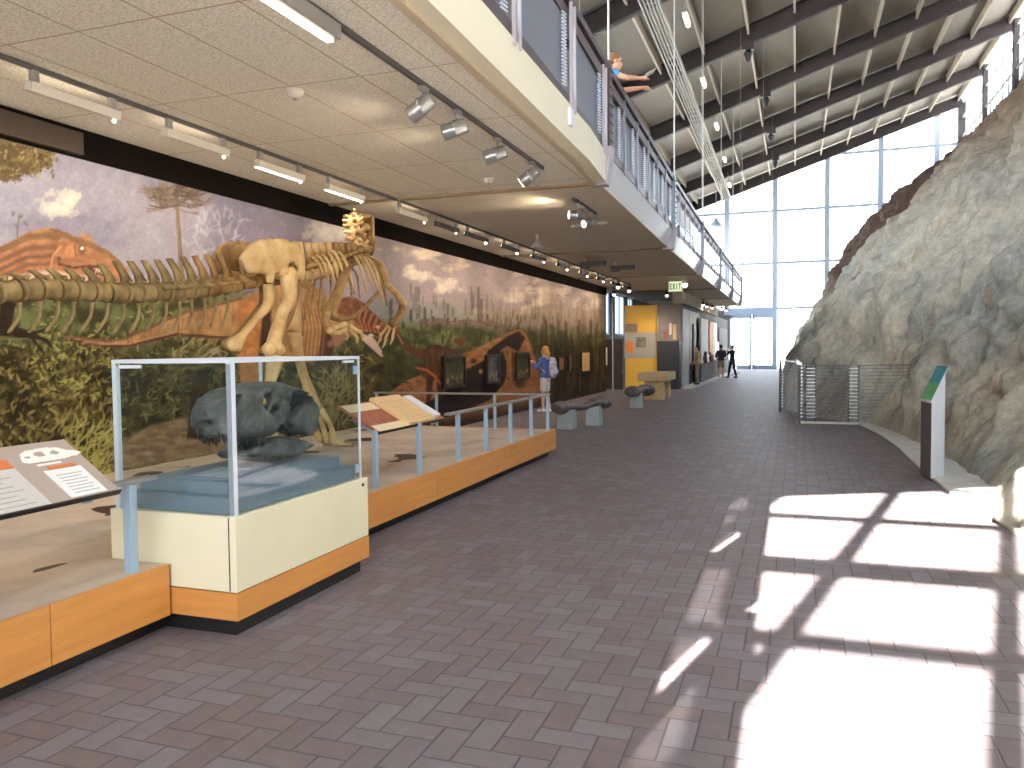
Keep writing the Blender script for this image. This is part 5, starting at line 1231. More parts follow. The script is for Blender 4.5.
# right-hand track with big silver spots
tag(MB().box(-2.925, -2.895, 1.5, 9.4, Z_SOF - .045, Z_SOF - .002).build('light_track', M['track']), 'dark light track with silver spotlights on the near ceiling', 'light track')
t = thing('linear_light', 'bright linear light at the top edge of the photo on the right-hand track', 'track light', (-2.91, 4.2, 3.68))
MB().box(-2.96, -2.85, 3.72, 4.72, 3.70, 3.80).build('housing', M['fix_silver'], t, bevel=.006); MB().box(-2.95, -2.90, 3.74, 4.70, 3.688, 3.699).build('diffuser', M['tubeglow'], t)
MB().box(-2.93, -2.89, 3.9, 3.96, 3.79, 3.81).build('clamp', M['fix_silver'], t)
area('tube_lamp', (-2.925, 4.17, 3.63), (-.5, 0, -1), .86, .05, 12, (1, .9, .75), t)
def spotlight(y, x, aim, lab, glow, power, lens_f=1.0, zs=Z_SOF):
    t = thing('spotlight', lab, 'spotlight', (x, y, zs - .2), 'silver ceiling spotlights')
    c = Vector((x - .03, y, zs - .21)); d = Vector(aim).normalized()
    MB().box(x - .03, x + .03, y - .05, y + .05, zs - .075, zs - .045).build('adapter', M['fix_silver'], t)
    MB().tube([(x, y, zs - .07), (x, y, zs - .13)], .014, 8).build('stem', M['fix_silver'], t)
    sd = d.cross(Vector((0, 0, 1))).normalized()
    mb = MB(); mb.tube([Vector((x, y, zs - .13)), c + sd * .085 + Vector((0, 0, .05)), c + sd * .085], .010, 6); mb.tube([Vector((x, y, zs - .13)), c - sd * .085 + Vector((0, 0, .05)), c - sd * .085], .010, 6); mb.build('yoke', M['fix_silver'], t, smooth=True)
    can = MB().tube([c - d * .13, c - d * .11, c - d * .02, c - d * .015, c - d * .0, c + d * .10, c + d * .115], [.05, .068, .07, .076, .072, .076, .07], 16).build('can', M['fix_silver'], t, smooth=True)
    if glow: MB().tube([c + d * .116, c + d * .12], .058, 14).build('lens', M['tubeglow'], can)
    if power: spot('spot_lamp', c + d * .16, d, power, (1, .82, .58), t, 100)
for k, y in enumerate((6.08, 6.78, 7.82, 8.95)):
    spotlight(y, -2.91, (-.9, -.25, -.28) if k in (1, 2) else (-.85, -.1, -.6), 'big silver spotlight on the near ceiling track, %s from the left' % ORD[k], k == 3, 0 if k < 1 else SPOT_W * .5)
tag(MB().box(-3.12, -3.08, 11.5, 12.9, Z_SOF - .045, Z_SOF - .002).build('light_track', M['track']), 'short light track just past the first ceiling seam beam', 'light track')
for k, (y, x) in enumerate(((11.8, -3.1), (12.6, -3.1))):
    spotlight(y, x, (-.9, -.42, .02) if k == 0 else (-.6, -.75, -.25), 'glowing spotlight beyond the seam beam, %s of the lit pair' % ('left' if k == 0 else 'right'), True, SPOT_W * .8)
# small far spots
fs_ = [(30.5, -4.6), (33, -4.5), (34.5, -4.3), (36, -4.3), (38.3, -4.1), (40, -4.1), (41.5, -4.0), (43.5, -3.7), (45, -3.6), (25.5, -5.4), (27.3, -5.4), (29.0, -6.3)]
for k, (y, x) in enumerate(fs_):
    t = thing('ceiling_spot', 'tiny glowing ceiling spot over the far exhibits, %s of the row' % ORD[k], 'spotlight', (x, y, 3.6), 'tiny far ceiling spots')
    MB().tube([(x, y, Z_SOF - .01), (x, y, 3.66)], .02, 6).build('stem', M['track'], t)
    can = MB().tube([(x, y, 3.70), (x, y + .02, 3.58)], [.06, .075], 10).build('can', M['black'], t, smooth=True)
    MB().ball((x, y, 3.565), .06, 8, 6).build('lens', M['tubeglow'], can, smooth=True)
    if k in (9, 10): spot('spot_lamp', (x, y, 3.48), (-.08, .8, -.42), SPOT_W * 4, (1, .82, .56), t, 60)
    elif k % 2 == 0: spot('spot_lamp', (x, y, 3.48), (-.45, .1, -1), SPOT_W * 2, (1, .78, .5), t, 100)
# smoke detectors, sprinklers and pendants on the ceiling
for k, (px, py) in enumerate(((295, 90), (488, 178))):
    p = PZ(px, py, Z_SOF)
    t = thing('smoke_detector', 'white round smoke detector on the near ceiling, %s' % ('left of the silver spotlights' if k == 0 else 'below the last silver spotlight'), 'smoke detector', (p.x, p.y, Z_SOF - .08))
    MB().tube([(p.x, p.y, Z_SOF), (p.x, p.y, Z_SOF - .02), (p.x, p.y, Z_SOF - .05), (p.x, p.y, Z_SOF - .07)], [.075, .075, .06, .03], 14).build('body', M['fix_white'], t, smooth=True)
    MB().tube([(p.x, p.y, Z_SOF - .07), (p.x, p.y, Z_SOF - .085)], .02, 8).build('sensor', M['fix_silver'], t)
for k, (px, py) in enumerate(((537, 240), (585, 262), (615, 266), (602, 228), (577, 231))):
    p = PZ(px, py, Z_SOF - .1); pend = k < 3
    t = thing('ceiling_pendant' if pend else 'sprinkler_head', ('small cone ceiling pendant under the balcony, %s from the left' if pend else 'flat pale sprinkler disc on the ceiling, %s of two') % (ORD[k] if pend else ('right' if k == 3 else 'left')), 'ceiling fixture', (p.x, p.y, Z_SOF - .3))
    if pend:
        MB().tube([(p.x, p.y, Z_SOF), (p.x, p.y, Z_SOF - .12)], .03, 8).build('stem', M['fix_white'], t)
        MB().tube([(p.x, p.y, Z_SOF - .11), (p.x, p.y, Z_SOF - .16), (p.x, p.y, Z_SOF - .24), (p.x, p.y, Z_SOF - .25)], [.04, .07, .13, .10], 14).build('cone', M['fix_white' if k == 0 else 'track'], t, smooth=True)
        if k: MB().box(p.x - .1, p.x + .5, p.y - .14, p.y + .14, Z_SOF - .2, Z_SOF - .1).build('bracket_box', M['track'], t)
    else:
        MB().tube([(p.x, p.y, Z_SOF), (p.x, p.y, Z_SOF - .03), (p.x, p.y, Z_SOF - .05)], [.12, .11, .05], 14).build('disc', M['fix_white'], t, smooth=True)
        MB().tube([(p.x, p.y, Z_SOF - .05), (p.x, p.y, Z_SOF - .09)], .018, 6).build('nozzle', M['fix_silver'], t)
p = PY(565, 119, 8.3)
tag(MB().box(xe(8.3) - .02, xe(8.3) + .035, 8.22, 8.32, 3.98, 4.16).build('wall_sensor', M['case_white'], bevel=.006), 'small white box on the cream balcony edge', 'sensor')
# exit sign
M['exit_face'] = emis('exit_face', srgb(206, 222, 176), 1.0); M['exit_green'] = mat('exit_green', srgb(60, 130, 60), .5)
ex = Vector((-3.72, 26.5, 3.42))
t = thing('exit_sign', 'lit green-lettered EXIT sign hanging under the balcony', 'sign', tuple(ex))
MB().box(ex.x - .23, ex.x + .23, ex.y, ex.y + .06, ex.z, ex.z + .36).build('housing', M['fix_white'], t)
MB().box(ex.x - .21, ex.x + .21, ex.y - .006, ex.y - .001, ex.z + .02, ex.z + .34).build('face', M['exit_face'], t)
MB().tube([(ex.x, ex.y + .03, ex.z + .36), (ex.x, ex.y + .03, Z_SOF)], .015, 6).build('stem', M['fix_white'], t)
def letter(ch, x, z, w, h, s):
    mb = MB(); bx = lambda a, b, c, d: mb.box(x + a * w, x + b * w, ex.y - .014, ex.y - .006, z + c * h, z + d * h)
    if ch == 'E': bx(0, .28, 0, 1); bx(0, 1, 0, .18); bx(0, 1, .82, 1); bx(0, .85, .42, .58)
    if ch == 'I': bx(.36, .64, 0, 1)
    if ch == 'T': bx(.36, .64, 0, 1); bx(0, 1, .82, 1)
    if ch == 'X':
        for (a, b) in ((0, 1), (1, 0)): mb.bar((x + a * w, ex.y - .01, z), (x + b * w, ex.y - .01, z + h), .006, .022, up=(1, 0, 0))
    return mb
for k, ch in enumerate('EXIT'): letter(ch, ex.x - .18 + .095 * k, ex.z + .08, .07, .19, 0).build('letter_' + ch.lower(), M['exit_green'], t)
t = thing('emergency_lamp', 'small glowing lamp right beside the EXIT sign', 'lamp', (-3.42, 26.6, 3.6))
MB().tube([(-3.42, 26.6, Z_SOF), (-3.42, 26.6, 3.68)], [.05, .09], 10).build('housing', M['fix_white'], t, smooth=True); MB().ball((-3.42, 26.58, 3.64), .085, 10, 8).build('bulb', M['tubeglow'], t, smooth=True)
# ------------------------------------------------------------------ framed cases and plaques on the mural
M['frame_dark'] = mat('frame_dark', srgb(40, 32, 28), .45)
M['case_back'] = mat('specimen_back', srgb(96, 86, 66), .6, var=.4, scale=5)
M['specimen'] = mat('specimen', srgb(150, 132, 92), .6, var=.3, scale=10)
for k, (a, b, z0, z1) in enumerate(((14.62, 15.72, .83, 1.50), (16.97, 17.83, .82, 1.50), (19.03, 20.07, .82, 1.54))):
    t = thing('wall_case', 'dark framed glass wall case on the mural, %s' % ('left of three above the sandy track' if k == 0 else 'middle of three' if k == 1 else 'right of three, beside the woman in blue'), 'wall case', (XM, (a + b) / 2, z0), 'framed cases on the mural')
    xb = XM + .02; MB().box(xb, xb + .02, a, b, z0, z1).build('back_board', M['case_back'], t)
    mb = MB().box(xb, xb + .07, a, a + .05, z0, z1).box(xb, xb + .07, b - .05, b, z0, z1).box(xb, xb + .07, a + .05, b - .05, z0, z0 + .05).box(xb, xb + .07, a + .05, b - .05, z1 - .05, z1)
    mb.build('frame', M['frame_dark'], t)
    MB().box(xb + .055, xb + .061, a + .05, b - .05, z0 + .05, z1 - .05).build('glass_front', M['case_glass'], t)
    mb = MB()
    for q in range(4): mb.ball((xb + .035, a + .2 + (b - a - .4) * q / 3, z0 + .16 + .06 * (q % 2)), (.02, .09, .06), 8, 6)
    mb.build('specimens', M['specimen'], t, smooth=True)
for k, (a, b, z0, z1, m) in enumerate(((25.6, 26.65, .83, 1.49, 'tanpaper'), (22.9, 23.4, .95, 1.35, 'redbrown'), (24.0, 24.3, .9, 1.4, 'case_back'), (29.1, 29.38, .95, 1.65, 'paper'))):
    t = thing('wall_plaque', ('pale plaque on the dark forest part of the mural', 'small reddish plaque just right of the woman in blue', 'narrow dark plaque between the reddish and pale plaques', 'narrow white strip plaque at the far right end of the mural')[k], 'plaque', (XM, (a + b) / 2, z0))
    MB().box(XM + .018, XM + .06, a, b, z0, z1).build('board', M['frame_dark'], t); MB().box(XM + .061, XM + .066, a + .03, b - .03, z0 + .03, z1 - .03).build('print', M[m], t)
# ------------------------------------------------------------------ exhibits beyond the mural
M['yellow'] = mat('exhibit_yellow', srgb(222, 176, 70), .55, var=.03, scale=2)
M['pic_orange'] = mat('picture_orange', srgb(236, 140, 50), .5); M['pic_grey'] = mat('picture_grey', srgb(176, 170, 168), .5); M['pic_brown'] = mat('picture_brown', srgb(140, 120, 108), .5, var=.2, scale=6)
M['pic_photo'] = mat('picture_photo', srgb(120, 122, 112), .5, var=.6, scale=5)
Y_ = 31.6
t = thing('exhibit_wall', 'tall yellow exhibit panel wall with pictures past the end of the mural', 'exhibit wall', (-5.8, Y_, 0))
MB().box(-6.42, -5.1, Y_, Y_ + .15, 0, 3.28).build('panel', M['yellow'], t)
MB().box(-6.44, -5.92, Y_ - .03, Y_ - .002, 2.22, 2.56).build('title_board', M['pic_brown'], t)
MB().box(-6.44, -5.17, Y_ - .02, Y_ - .002, 1.20, 2.20).build('picture_field', M['pic_grey'], t)
MB().box(-6.36, -6.10, Y_ - .03, Y_ - .021, 1.42, 1.86).build('orange_picture', M['pic_orange'], t)
MB().box(-5.98, -5.58, Y_ - .03, Y_ - .021, 1.62, 2.02).build('photograph', M['pic_photo'], t)
t = thing('partition', 'dark brown partition screen at the far end of the mural, left of the yellow wall', 'partition', (-6.55, 30.6, 0))
MB().box(-7.0, -6.3, 30.4, 30.5, .02, 1.93).build('screen', mat('partition_brown', srgb(52, 40, 34), .6), t, bevel=.01)
MB().box(-6.36, -6.30, 30.38, 30.52, 0, 1.95).build('end_post', M['frame_dark'], t)
# bluish gallery beyond: alcove windows whose panes glow in place of daylight
for k, (a, b) in enumerate(((34.5, 37.5), (39, 42.5), (44, 46.5), (47.6, 49))):
    t = thing('window_%d' % (40 + k), None, None, (-9.58, (a + b) / 2, 2.6)); t['kind'] = 'structure'
    MB().box(-9.585, -9.57, a, b, 2.4, 4.5).build('pane', M['pane_glow'] if 'pane_glow' in M else M.setdefault('pane_glow', emis('daylight_glow', (.62, .78, .92, 1), 1.6)), t)
    fr = MB(); fr.box(-9.59, -9.5, a - .08, b + .08, 2.3, 2.4).box(-9.59, -9.5, a - .08, b + .08, 4.5, 4.58)
    for y in (a, (a + b) / 2, b): fr.box(-9.59, -9.5, y - .04, y + .04, 2.4, 4.5)
    fr.build('frame', M['mullion'], t)
# tall picture panel with dark cabinet
t = thing('picture_panel', 'tall landscape picture panel standing above the dark cabinet', 'picture panel', (-4.65, 31.55, 1.85))
MB().box(-5.05, -4.2, 31.5, 31.6, 1.85, 3.3).build('board', mat('panorama', srgb(150, 132, 124), .5, col2=srgb(96, 104, 120), scale=1.6, stretch=(.4, 1, 2.5)), t)
for q, (a, b, c, d, m) in enumerate(((-4.85, -4.72, 1.9, 2.3, 'redbrown'), (-4.66, -4.56, 2.1, 2.55, 'paper'), (-4.52, -4.38, 1.9, 2.5, 'tanpaper'))): MB().box(a, b, 31.48, 31.499, c, d).build('printed_figure', M[m], t)
t = thing('cabinet', 'dark blue-black cabinet behind the stone block table', 'cabinet', (-4.65, 31.3, 0))
MB().box(-5.05, -4.2, 31.0, 31.48, .0, 1.83).build('body', mat('cabinet_navy', srgb(22, 24, 36), .4), t, bevel=.01); MB().box(-5.07, -4.18, 30.98, 31.5, 1.83, 1.85).build('top', M['black'], t)
MB().box(-4.63, -4.62, 30.99, 31.0, .1, 1.75).build('door_gap', M['frame_dark'], t)
tag(MB().tube([(-5.08, 31.4, 0), (-5.08, 31.4, 3.5)], .04, 8).build('floor_pole', M['conduit']), 'slim pale pole between the yellow wall and the picture panel', 'pole')
tag(MB().tube([(-6.95 + .4, 29.9, 0), (-6.55, 29.9, 3.5)], .02, 8).build('floor_pole', M['mullion']), 'thin bluish pole at the right end of the mural', 'pole')
# side wall of exhibits parallel to the hall
t = thing('exhibit_wall', 'long exhibit wall of brown, white and dark picture panels under the far balcony', 'exhibit wall', (-4.2, 42, 0))
MB().box(-4.45, -4.22, 31.65, 54, 0, 3.29).build('wall_board', M['wall_dark'], t)
for (a, b, z0, z1, m) in ((31.7, 33.6, .0, 3.12, 'pic_grey'), (33.65, 37.4, .9, 3.12, 'pic_brown'), (34.6, 35.3, .6, 2.6, 'frame_dark'), (36.2, 37.3, .8, 2.9, 'tanpaper'), (38.2, 41.2, .9, 2.95, 'paper'), (42.4, 43.4, .9, 2.9, 'pic_orange'), (43.6, 46.0, .9, 2.9, 'paper'), (47.5, 53, .9, 2.7, 'wall_grey')):
    MB().box(-4.22, -4.165, a, b, z0, z1).build('picture_board', M[m], t)
tag(MB().box(-4.55, -4.15, 31.6, 46.4, 3.32, Z_SOF - .06).build('bulkhead', M['soffit_far']), 'brown bulkhead over the exhibit wall under the far balcony', 'bulkhead')
t = thing('display_counter', 'low dark grey display counter along the far exhibit wall', 'counter', (-3.8, 42, 0))
MB().hexa([(-4.14, 35.4, .08), (-3.86, 35.4, .08), (-3.84, 50, .08), (-4.14, 50, .08), (-4.14, 35.4, .82), (-3.86, 35.4, .82), (-3.84, 50, .82), (-4.14, 50, .82)]).build('body', mat('counter_grey', srgb(74, 72, 76), .6), t)
MB().hexa([(-4.14, 35.3, .83), (-3.82, 35.3, .83), (-3.80, 50.1, .83), (-4.14, 50.1, .83), (-4.14, 35.3, .87), (-3.82, 35.3, .87), (-3.80, 50.1, .87), (-4.14, 50.1, .87)]).build('top', M['wall_dark'], t)
MB().hexa([(-4.15, 31.4, .0), (-3.78, 31.4, .0), (-3.2, 50, .0), (-4.14, 50, .0), (-4.15, 31.4, .07), (-3.78, 31.4, .07), (-3.2, 50, .07), (-4.14, 50, .07)]).build('kerb', M['concrete'], t)
mods = [(36.6, .42, 'paper'), (37.3, .30, 'frame_dark'), (38.2, .5, 'frame_dark'), (39.2, .35, 'bonewhite'), (40.3, .46, 'frame_dark'), (41.6, .3, 'redbrown')]
for k, (y, h, m) in enumerate(mods):
    x = -3.98; mb = MB().tube([(x, y, .87), (x, y, .90), (x, y, .90 + h * .5), (x, y + .03, .90 + h * .85), (x, y + .05, .9 + h)], [.09, .09, .06, .08, .03], 10)
    mb.ball((x, y + .08, .9 + h * .9), (.05, .09, .05), 8, 6)
    tag(mb.build('display_model', M[m], smooth=True), 'small upright exhibit model standing on the far counter, %s from the near end' % ORD[k], 'model', 'models on the far counter')
tag(MB().box(-4.14, -4.08, 45.2, 46.2, 1.25, 1.85).build('lit_screen', emis('screen_glow', (.95, .97, 1, 1), 2.2)), 'small bright lit screen on the far exhibit wall above the visitors', 'screen')
# ------------------------------------------------------------------ stone seats
M['bronze'] = mat('dark_bronze', srgb(92, 86, 82), .5, .1, var=.25, scale=6, bump=.2, bscale=12)
M['plinth_green'] = mat('plinth_pale', srgb(146, 156, 152), .7, var=.08, scale=5)
M['sandstone'] = mat('sandstone', srgb(188, 160, 118), .75, var=.10, scale=4, bump=.15)
def bone_seat(label, p0, p1, plinths, rr, seed):
    a, b = Vector(p0), Vector(p1); t = thing('bone_seat', label, 'seat', ((a.x + b.x) / 2, (a.y + b.y) / 2, 0), 'cast bone seats')
    d = (b - a).normalized(); side = d.cross(Vector((0, 0, 1))).normalized()
    mb = MB(); n = 20; pts = [a.lerp(b, i / n) + Vector((0, 0, .03 * math.sin(i * .5 + seed))) for i in range(n + 1)]
    rad = [rr * (1.25 if i < 3 else 1.0 if i < 5 else .72 if i < 14 else .95 if i < 17 else 1.3) * (.75 if i in (0, n) else 1) for i in range(n + 1)]
    mb.tube(pts, rad, 14, flat=(1.25, .8))
    for s in (-1, 1): mb.ball(b - d * .1 + side * s * rr * .8, (rr * .8, rr * .9, rr * .8), 12, 8); mb.ball(a + d * .1 + side * s * rr * .6, (rr * .8, rr * .8, rr * .7), 12, 8)
    mb.build('cast_bone', M['bronze'], t, remesh=.022, smoothit=6)
    for f, w in plinths:
        c = a.lerp(b, f); zt = c.z - rr * .35
        mb = MB().hexa([(c.x - w, c.y - .17, 0), (c.x + w, c.y - .17, 0), (c.x + w, c.y + .17, 0), (c.x - w, c.y + .17, 0), (c.x - w * .9, c.y - .14, zt), (c.x + w * .9, c.y - .14, zt), (c.x + w * .9, c.y + .14, zt), (c.x - w * .9, c.y + .14, zt)])
        mb.build('pedestal', M['plinth_green'], t, bevel=.01)
bone_seat('long dark bone-shaped seat on two pale pedestals past the end of the platform', (-4.5, 15.3, .42), (-3.85, 16.9, .46), ((.2, .17), (.74, .15)), .13, 0)
bone_seat('dark bone-shaped seat on one pale pedestal in front of the yellow wall', (-4.12, 21.1, .44), (-3.86, 22.1, .48), ((.3, .16),), .16, 2)
t = thing('stone_table', 'pale sandstone T-shaped block table in front of the dark cabinet', 'table', (-4.1, 25.4, 0))
MB().box(-4.62, -3.70, 24.6, 26.4, .58, .84).build('top_slab', M['sandstone'], t, bevel=.012)
MB().box(-4.42, -3.84, 24.7, 25.1, 0, .58).build('support', M['sandstone'], t, bevel=.012); MB().box(-4.42, -3.84, 25.9, 26.3, 0, .58).build('support', M['sandstone'], t, bevel=.012)
MB().box(-4.42, -4.1, 25.1, 25.9, .1, .5).build('cross_wall', M['sandstone'], t)
# ------------------------------------------------------------------ people
SKIN = mat('skin', srgb(206, 156, 124), .55); M['skin'] = SKIN
M['eye'] = mat('eye_dark', srgb(40, 30, 26), .3); M['shoe_white'] = mat('shoe_white', srgb(226, 224, 222), .5); M['shoe_dark'] = mat('shoe_dark', srgb(36, 34, 36), .5)
def V(*a): return Vector(a)
def person(label, loc, rotz, h, J, cloth, hair, hairlen, lean=V(0, 0, 0), vox=.011, group=None):
    """local frame: +Y is forward, feet on z=0, proportions for 1.70 m scaled to h. J overrides joints."""
    s = h / 1.70
    j = dict(pel=V(0, 0, .93), wai=V(0, 0, 1.06), che=V(0, .0, 1.27), nk=V(0, -.015, 1.44), hd=V(0, .02, 1.585),
             sl=V(-.175, -.01, 1.39), sr=V(.175, -.01, 1.39), el=V(-.24, -.03, 1.12), er=V(.24, -.03, 1.12), wl=V(-.24, .08, .88), wr=V(.24, .08, .88),
             hl=V(-.085, 0, .90), hr=V(.085, 0, .90), kl=V(-.095, .02, .49), kr=V(.095, .02, .49), al=V(-.10, -.02, .09), ar=V(.10, -.02, .09), fl=V(0, 1, 0), fr=V(0, 1, 0), face=V(0, 1, 0), hl_dir=None, hr_dir=None)
    j.update(J)
    R = Matrix.Rotation(rotz, 3, 'Z'); L0 = Vector(loc)
    T = lambda p: L0 + R @ (Vector(p) * s)
    t = thing('person', label, 'person', loc, group)
    def lim(mb, pts, r, n=10): mb.tube([T(p) for p in pts], [q * s for q in r], n)
    def ell(mb, c, r): mb.ball(T(c), Vector(r) * s, 14, 10, rot=R)
    def torso(mb, g, ztop=None):
        ch = [(j['hl'].lerp(j['hr'], .5) + V(0, 0, -.03), .155, .115), (j['pel'], .165, .12), (j['wai'], .135, .10), (j['che'], .165, .115), (j['sl'].lerp(j['sr'], .5) + V(0, 0, -.02), .165, .10), (j['nk'] + V(0, 0, -.01), .07, .065)]
        for k in range(len(ch) - 1):
            for q in range(6):
                f = q / 5; c = ch[k][0].lerp(ch[k + 1][0], f); rx = (ch[k][1] * (1 - f) + ch[k + 1][1] * f) * g; ry = (ch[k][2] * (1 - f) + ch[k + 1][2] * f) * g
                if ztop and c.z < ztop: continue
                ell(mb, c, (rx, ry, .06))
    fw = j['face'].normalized(); rt = fw.cross(V(0, 0, 1)).normalized(); up = rt.cross(fw)
    hp = lambda a, b, c: j['hd'] + rt * a + fw * b + up * c
    mb = MB(); torso(mb, .95)
    lim(mb, [j['nk'] + V(0, 0, -.04), j['nk'] + V(0, 0, .04), hp(0, -.02, -.06)], [.062, .052, .055])
    HR = R @ Matrix((rt, fw, up)).transposed()
    mb.ball(T(hp(0, -.01, .03)), Vector((.075, .092, .09)) * s, 16, 12, rot=HR); mb.ball(T(hp(0, .025, -.045)), Vector((.056, .066, .075)) * s, 14, 10, rot=HR)
    mb.ball(T(hp(0, .075, -.085)), Vector((.024, .02, .02)) * s, 8, 6, rot=HR)
    mb.tube([T(hp(0, .085, .012)), T(hp(0, .108, -.022)), T(hp(0, .092, -.034))], [.009 * s, .015 * s, .012 * s], 8)
    mb.tube([T(hp(-.022, .088, -.062)), T(hp(0, .096, -.062)), T(hp(.022, .088, -.062))], [.006 * s, .009 * s, .006 * s], 6)
    for e in (-1, 1): mb.ball(T(hp(e * .078, -.005, -.005)), Vector((.012, .02, .032)) * s, 8, 6, rot=HR)
    for a, b, c, hd, key in (('sl', 'el', 'wl', 'hl_dir', -1), ('sr', 'er', 'wr', 'hr_dir', 1)):
        lim(mb, [j[a].lerp(j['che'], .2), j[a], j[a].lerp(j[b], .5), j[b]], [.055, .054, .046, .038]); lim(mb, [j[b], j[b].lerp(j[c], .35), j[c]], [.039, .040, .026])
        d = (j[hd].normalized() if j[hd] is not None else (j[c] - j[b]).normalized()); sd = d.cross(V(0, 0, 1)); sd = (sd if sd.length > .1 else V(1, 0, 0)).normalized(); nn = sd.cross(d)
        w = j[c]; lim(mb, [w - d * .01, w + d * .04, w + d * .085], [.026, .036, .036], 8); curl = -nn * .5
        for q, (o, ln) in enumerate(((-.028, .062), (-.010, .075), (.010, .070), (.028, .055))):
            p = w + d * .08 + sd * o; lim(mb, [p, p + d * ln * .5 + curl * .012, p + d * ln * .85 + curl * .05], [.011, .010, .008], 6)
        p = w + d * .03 + sd * key * -.028; lim(mb, [p, p + sd * key * -.03 + d * .03, p + sd * key * -.034 + d * .06], [.013, .011, .009], 6)
    for a, b, c, f in (('hl', 'kl', 'al', 'fl'), ('hr', 'kr', 'ar', 'fr')):
        lim(mb, [j[a], j[a].lerp(j[b], .4), j[b]], [.085, .075, .053]); lim(mb, [j[b], j[b].lerp(j[c], .3), j[c]], [.053, .057, .034])
        lim(mb, [j[c] + V(0, 0, -.02) - j[f] * .03, j[c] + V(0, 0, -.045) + j[f] * .06, j[c] + V(0, 0, -.06) + j[f] * .15], [.036, .036, .024])
    body = mb.build('body', SKIN, t, remesh=vox, smoothit=2)
    for e in (-1, 1): MB().ball(T(hp(e * .031, .080, .014)), .010 * s, 8, 6).build('eye', M['eye'], body)
    # clothes
    def cl(name, m, fn, v=None):
        mb = MB(); fn(mb); return mb.build(name, m, t, remesh=v or vox, smoothit=2)
    def top_fn(mb):
        torso(mb, 1.13, ztop=j['pel'].z - .03)
        for a, b, c in (('sl', 'el', 'wl'), ('sr', 'er', 'wr')):
            lim(mb, [j[a].lerp(j['che'], .3), j[a], j[a].lerp(j[b], .5), j[b]], [.07, .070, .060, .052])
            if cloth.get('sleeve', 1) == 1: lim(mb, [j[b], j[b].lerp(j[c], .85)], [.053, .040])
    if cloth.get('sleeve', 1) == 0:
        def top_fn(mb):
            torso(mb, 1.13, ztop=j['pel'].z - .03)
            for a, b in (('sl', 'el'), ('sr', 'er')): lim(mb, [j[a].lerp(j['che'], .3), j[a], j[a].lerp(j[b], .55)], [.07, .070, .062])
    cl(cloth['top_name'], cloth['top'], top_fn)
    def leg_fn(mb):
        ell(mb, j['pel'] + V(0, 0, -.02), (.178, .132, .10)); ell(mb, j['hl'].lerp(j['hr'], .5) + V(0, 0, -.04), (.175, .13, .08))
        for a, b, c in (('hl', 'kl', 'al'), ('hr', 'kr', 'ar')):
            lim(mb, [j[a], j[a].lerp(j[b], .4), j[a].lerp(j[b], .85 if cloth.get('shorts') else 1)], [.10, .093, .085 if cloth.get('shorts') else .068])
            if not cloth.get('shorts'): lim(mb, [j[b], j[b].lerp(j[c], .3), j[b].lerp(j[c], .95)], [.068, .068, .055])
    cl(cloth['leg_name'], cloth['leg'], leg_fn)
    for c, f in (('al', 'fl'), ('ar', 'fr')):
        mb = MB(); a = j[c]
        lim(mb, [a + V(0, 0, .0) - j[f] * .035, a + V(0, 0, -.03) - j[f] * .01], [.044, .048]); lim(mb, [a + V(0, 0, -.048) - j[f] * .045, a + V(0, 0, -.045) + j[f] * .05, a + V(0, 0, -.055) + j[f] * .17], [.042, .046, .034])
        o = mb.build('shoe', cloth['shoe'], t, remesh=vox, smoothit=1)
    def hair_fn(mb):
        mb.ball(T(hp(0, -.028, .048)), Vector((.088, .098, .092)) * s, 16, 12, rot=HR); mb.ball(T(hp(0, -.055, -.005)), Vector((.084, .062, .085)) * s, 14, 10, rot=HR)
        if hairlen > 0:
            for o in (-.06, -.03, 0, .03, .06): lim(mb, [hp(o, -.06, .03), hp(o * 1.15, -.09, -.06), hp(o * 1.1, -.095, -.06 - hairlen)], [.04, .042, .022])
    cl('hair', hair, hair_fn)
    return t, T, j
fab = lambda n, r, g, b, v=.12: mat(n, srgb(r, g, b), .85, var=v, scale=12)
# woman photographing the mural: back half-turned to us, facing the wall (-X) and a little down the hall
rot = math.radians(78)
blonde = fab('blonde_hair', 206, 156, 84, .2)
t, T, j = person('long-haired person in blue shirt and white shorts photographing the mural, standing beyond the platform rail', (-6.02, 19.5, 0), rot, 1.67,
    dict(el=V(-.27, .12, 1.16), er=V(.24, .16, 1.13), wl=V(-.10, .33, 1.27), wr=V(.09, .34, 1.26), hl_dir=V(.35, .4, .55), hr_dir=V(-.35, .4, .55), kl=V(-.10, .03, .49), al=V(-.10, .02, .09), ar=V(.10, -.07, .09)),
    dict(top=fab('denim_blue', 84, 110, 176), top_name='shirt', leg=fab('white_shorts', 214, 206, 206), leg_name='shorts', shorts=1, shoe=M['shoe_white'], sleeve=1), blonde, .20, vox=.010)
c = T(V(0, .42, 1.36)); R_ = Matrix.Rotation(rot, 3, 'Z'); q = lambda a, b, d: c + R_ @ V(a, b, d)
ph = thing('phone', 'phone held up to the mural by the person in blue', 'phone', tuple(c))
MB().hexa([q(-.075, -.005, -.04), q(.075, -.005, -.04), q(.075, .005, -.04), q(-.075, .005, -.04), q(-.075, -.005, .04), q(.075, -.005, .04), q(.075, .005, .04), q(-.075, .005, .04)]).build('case', M['black'], ph, bevel=.003)
MB().hexa([q(-.068, -.0065, -.034), q(.068, -.0065, -.034), q(.068, -.0055, -.034), q(-.068, -.0055, -.034), q(-.068, -.0065, .034), q(.068, -.0065, .034), q(.068, -.0055, .034), q(-.068, -.0055, .034)]).build('screen', M['case_back'], ph)
bp = thing('backpack', 'pale lilac backpack worn by the person in blue', 'backpack', tuple(T(V(0, -.22, .95))))
mb = MB(); lav = fab('backpack_lilac', 186, 184, 208)
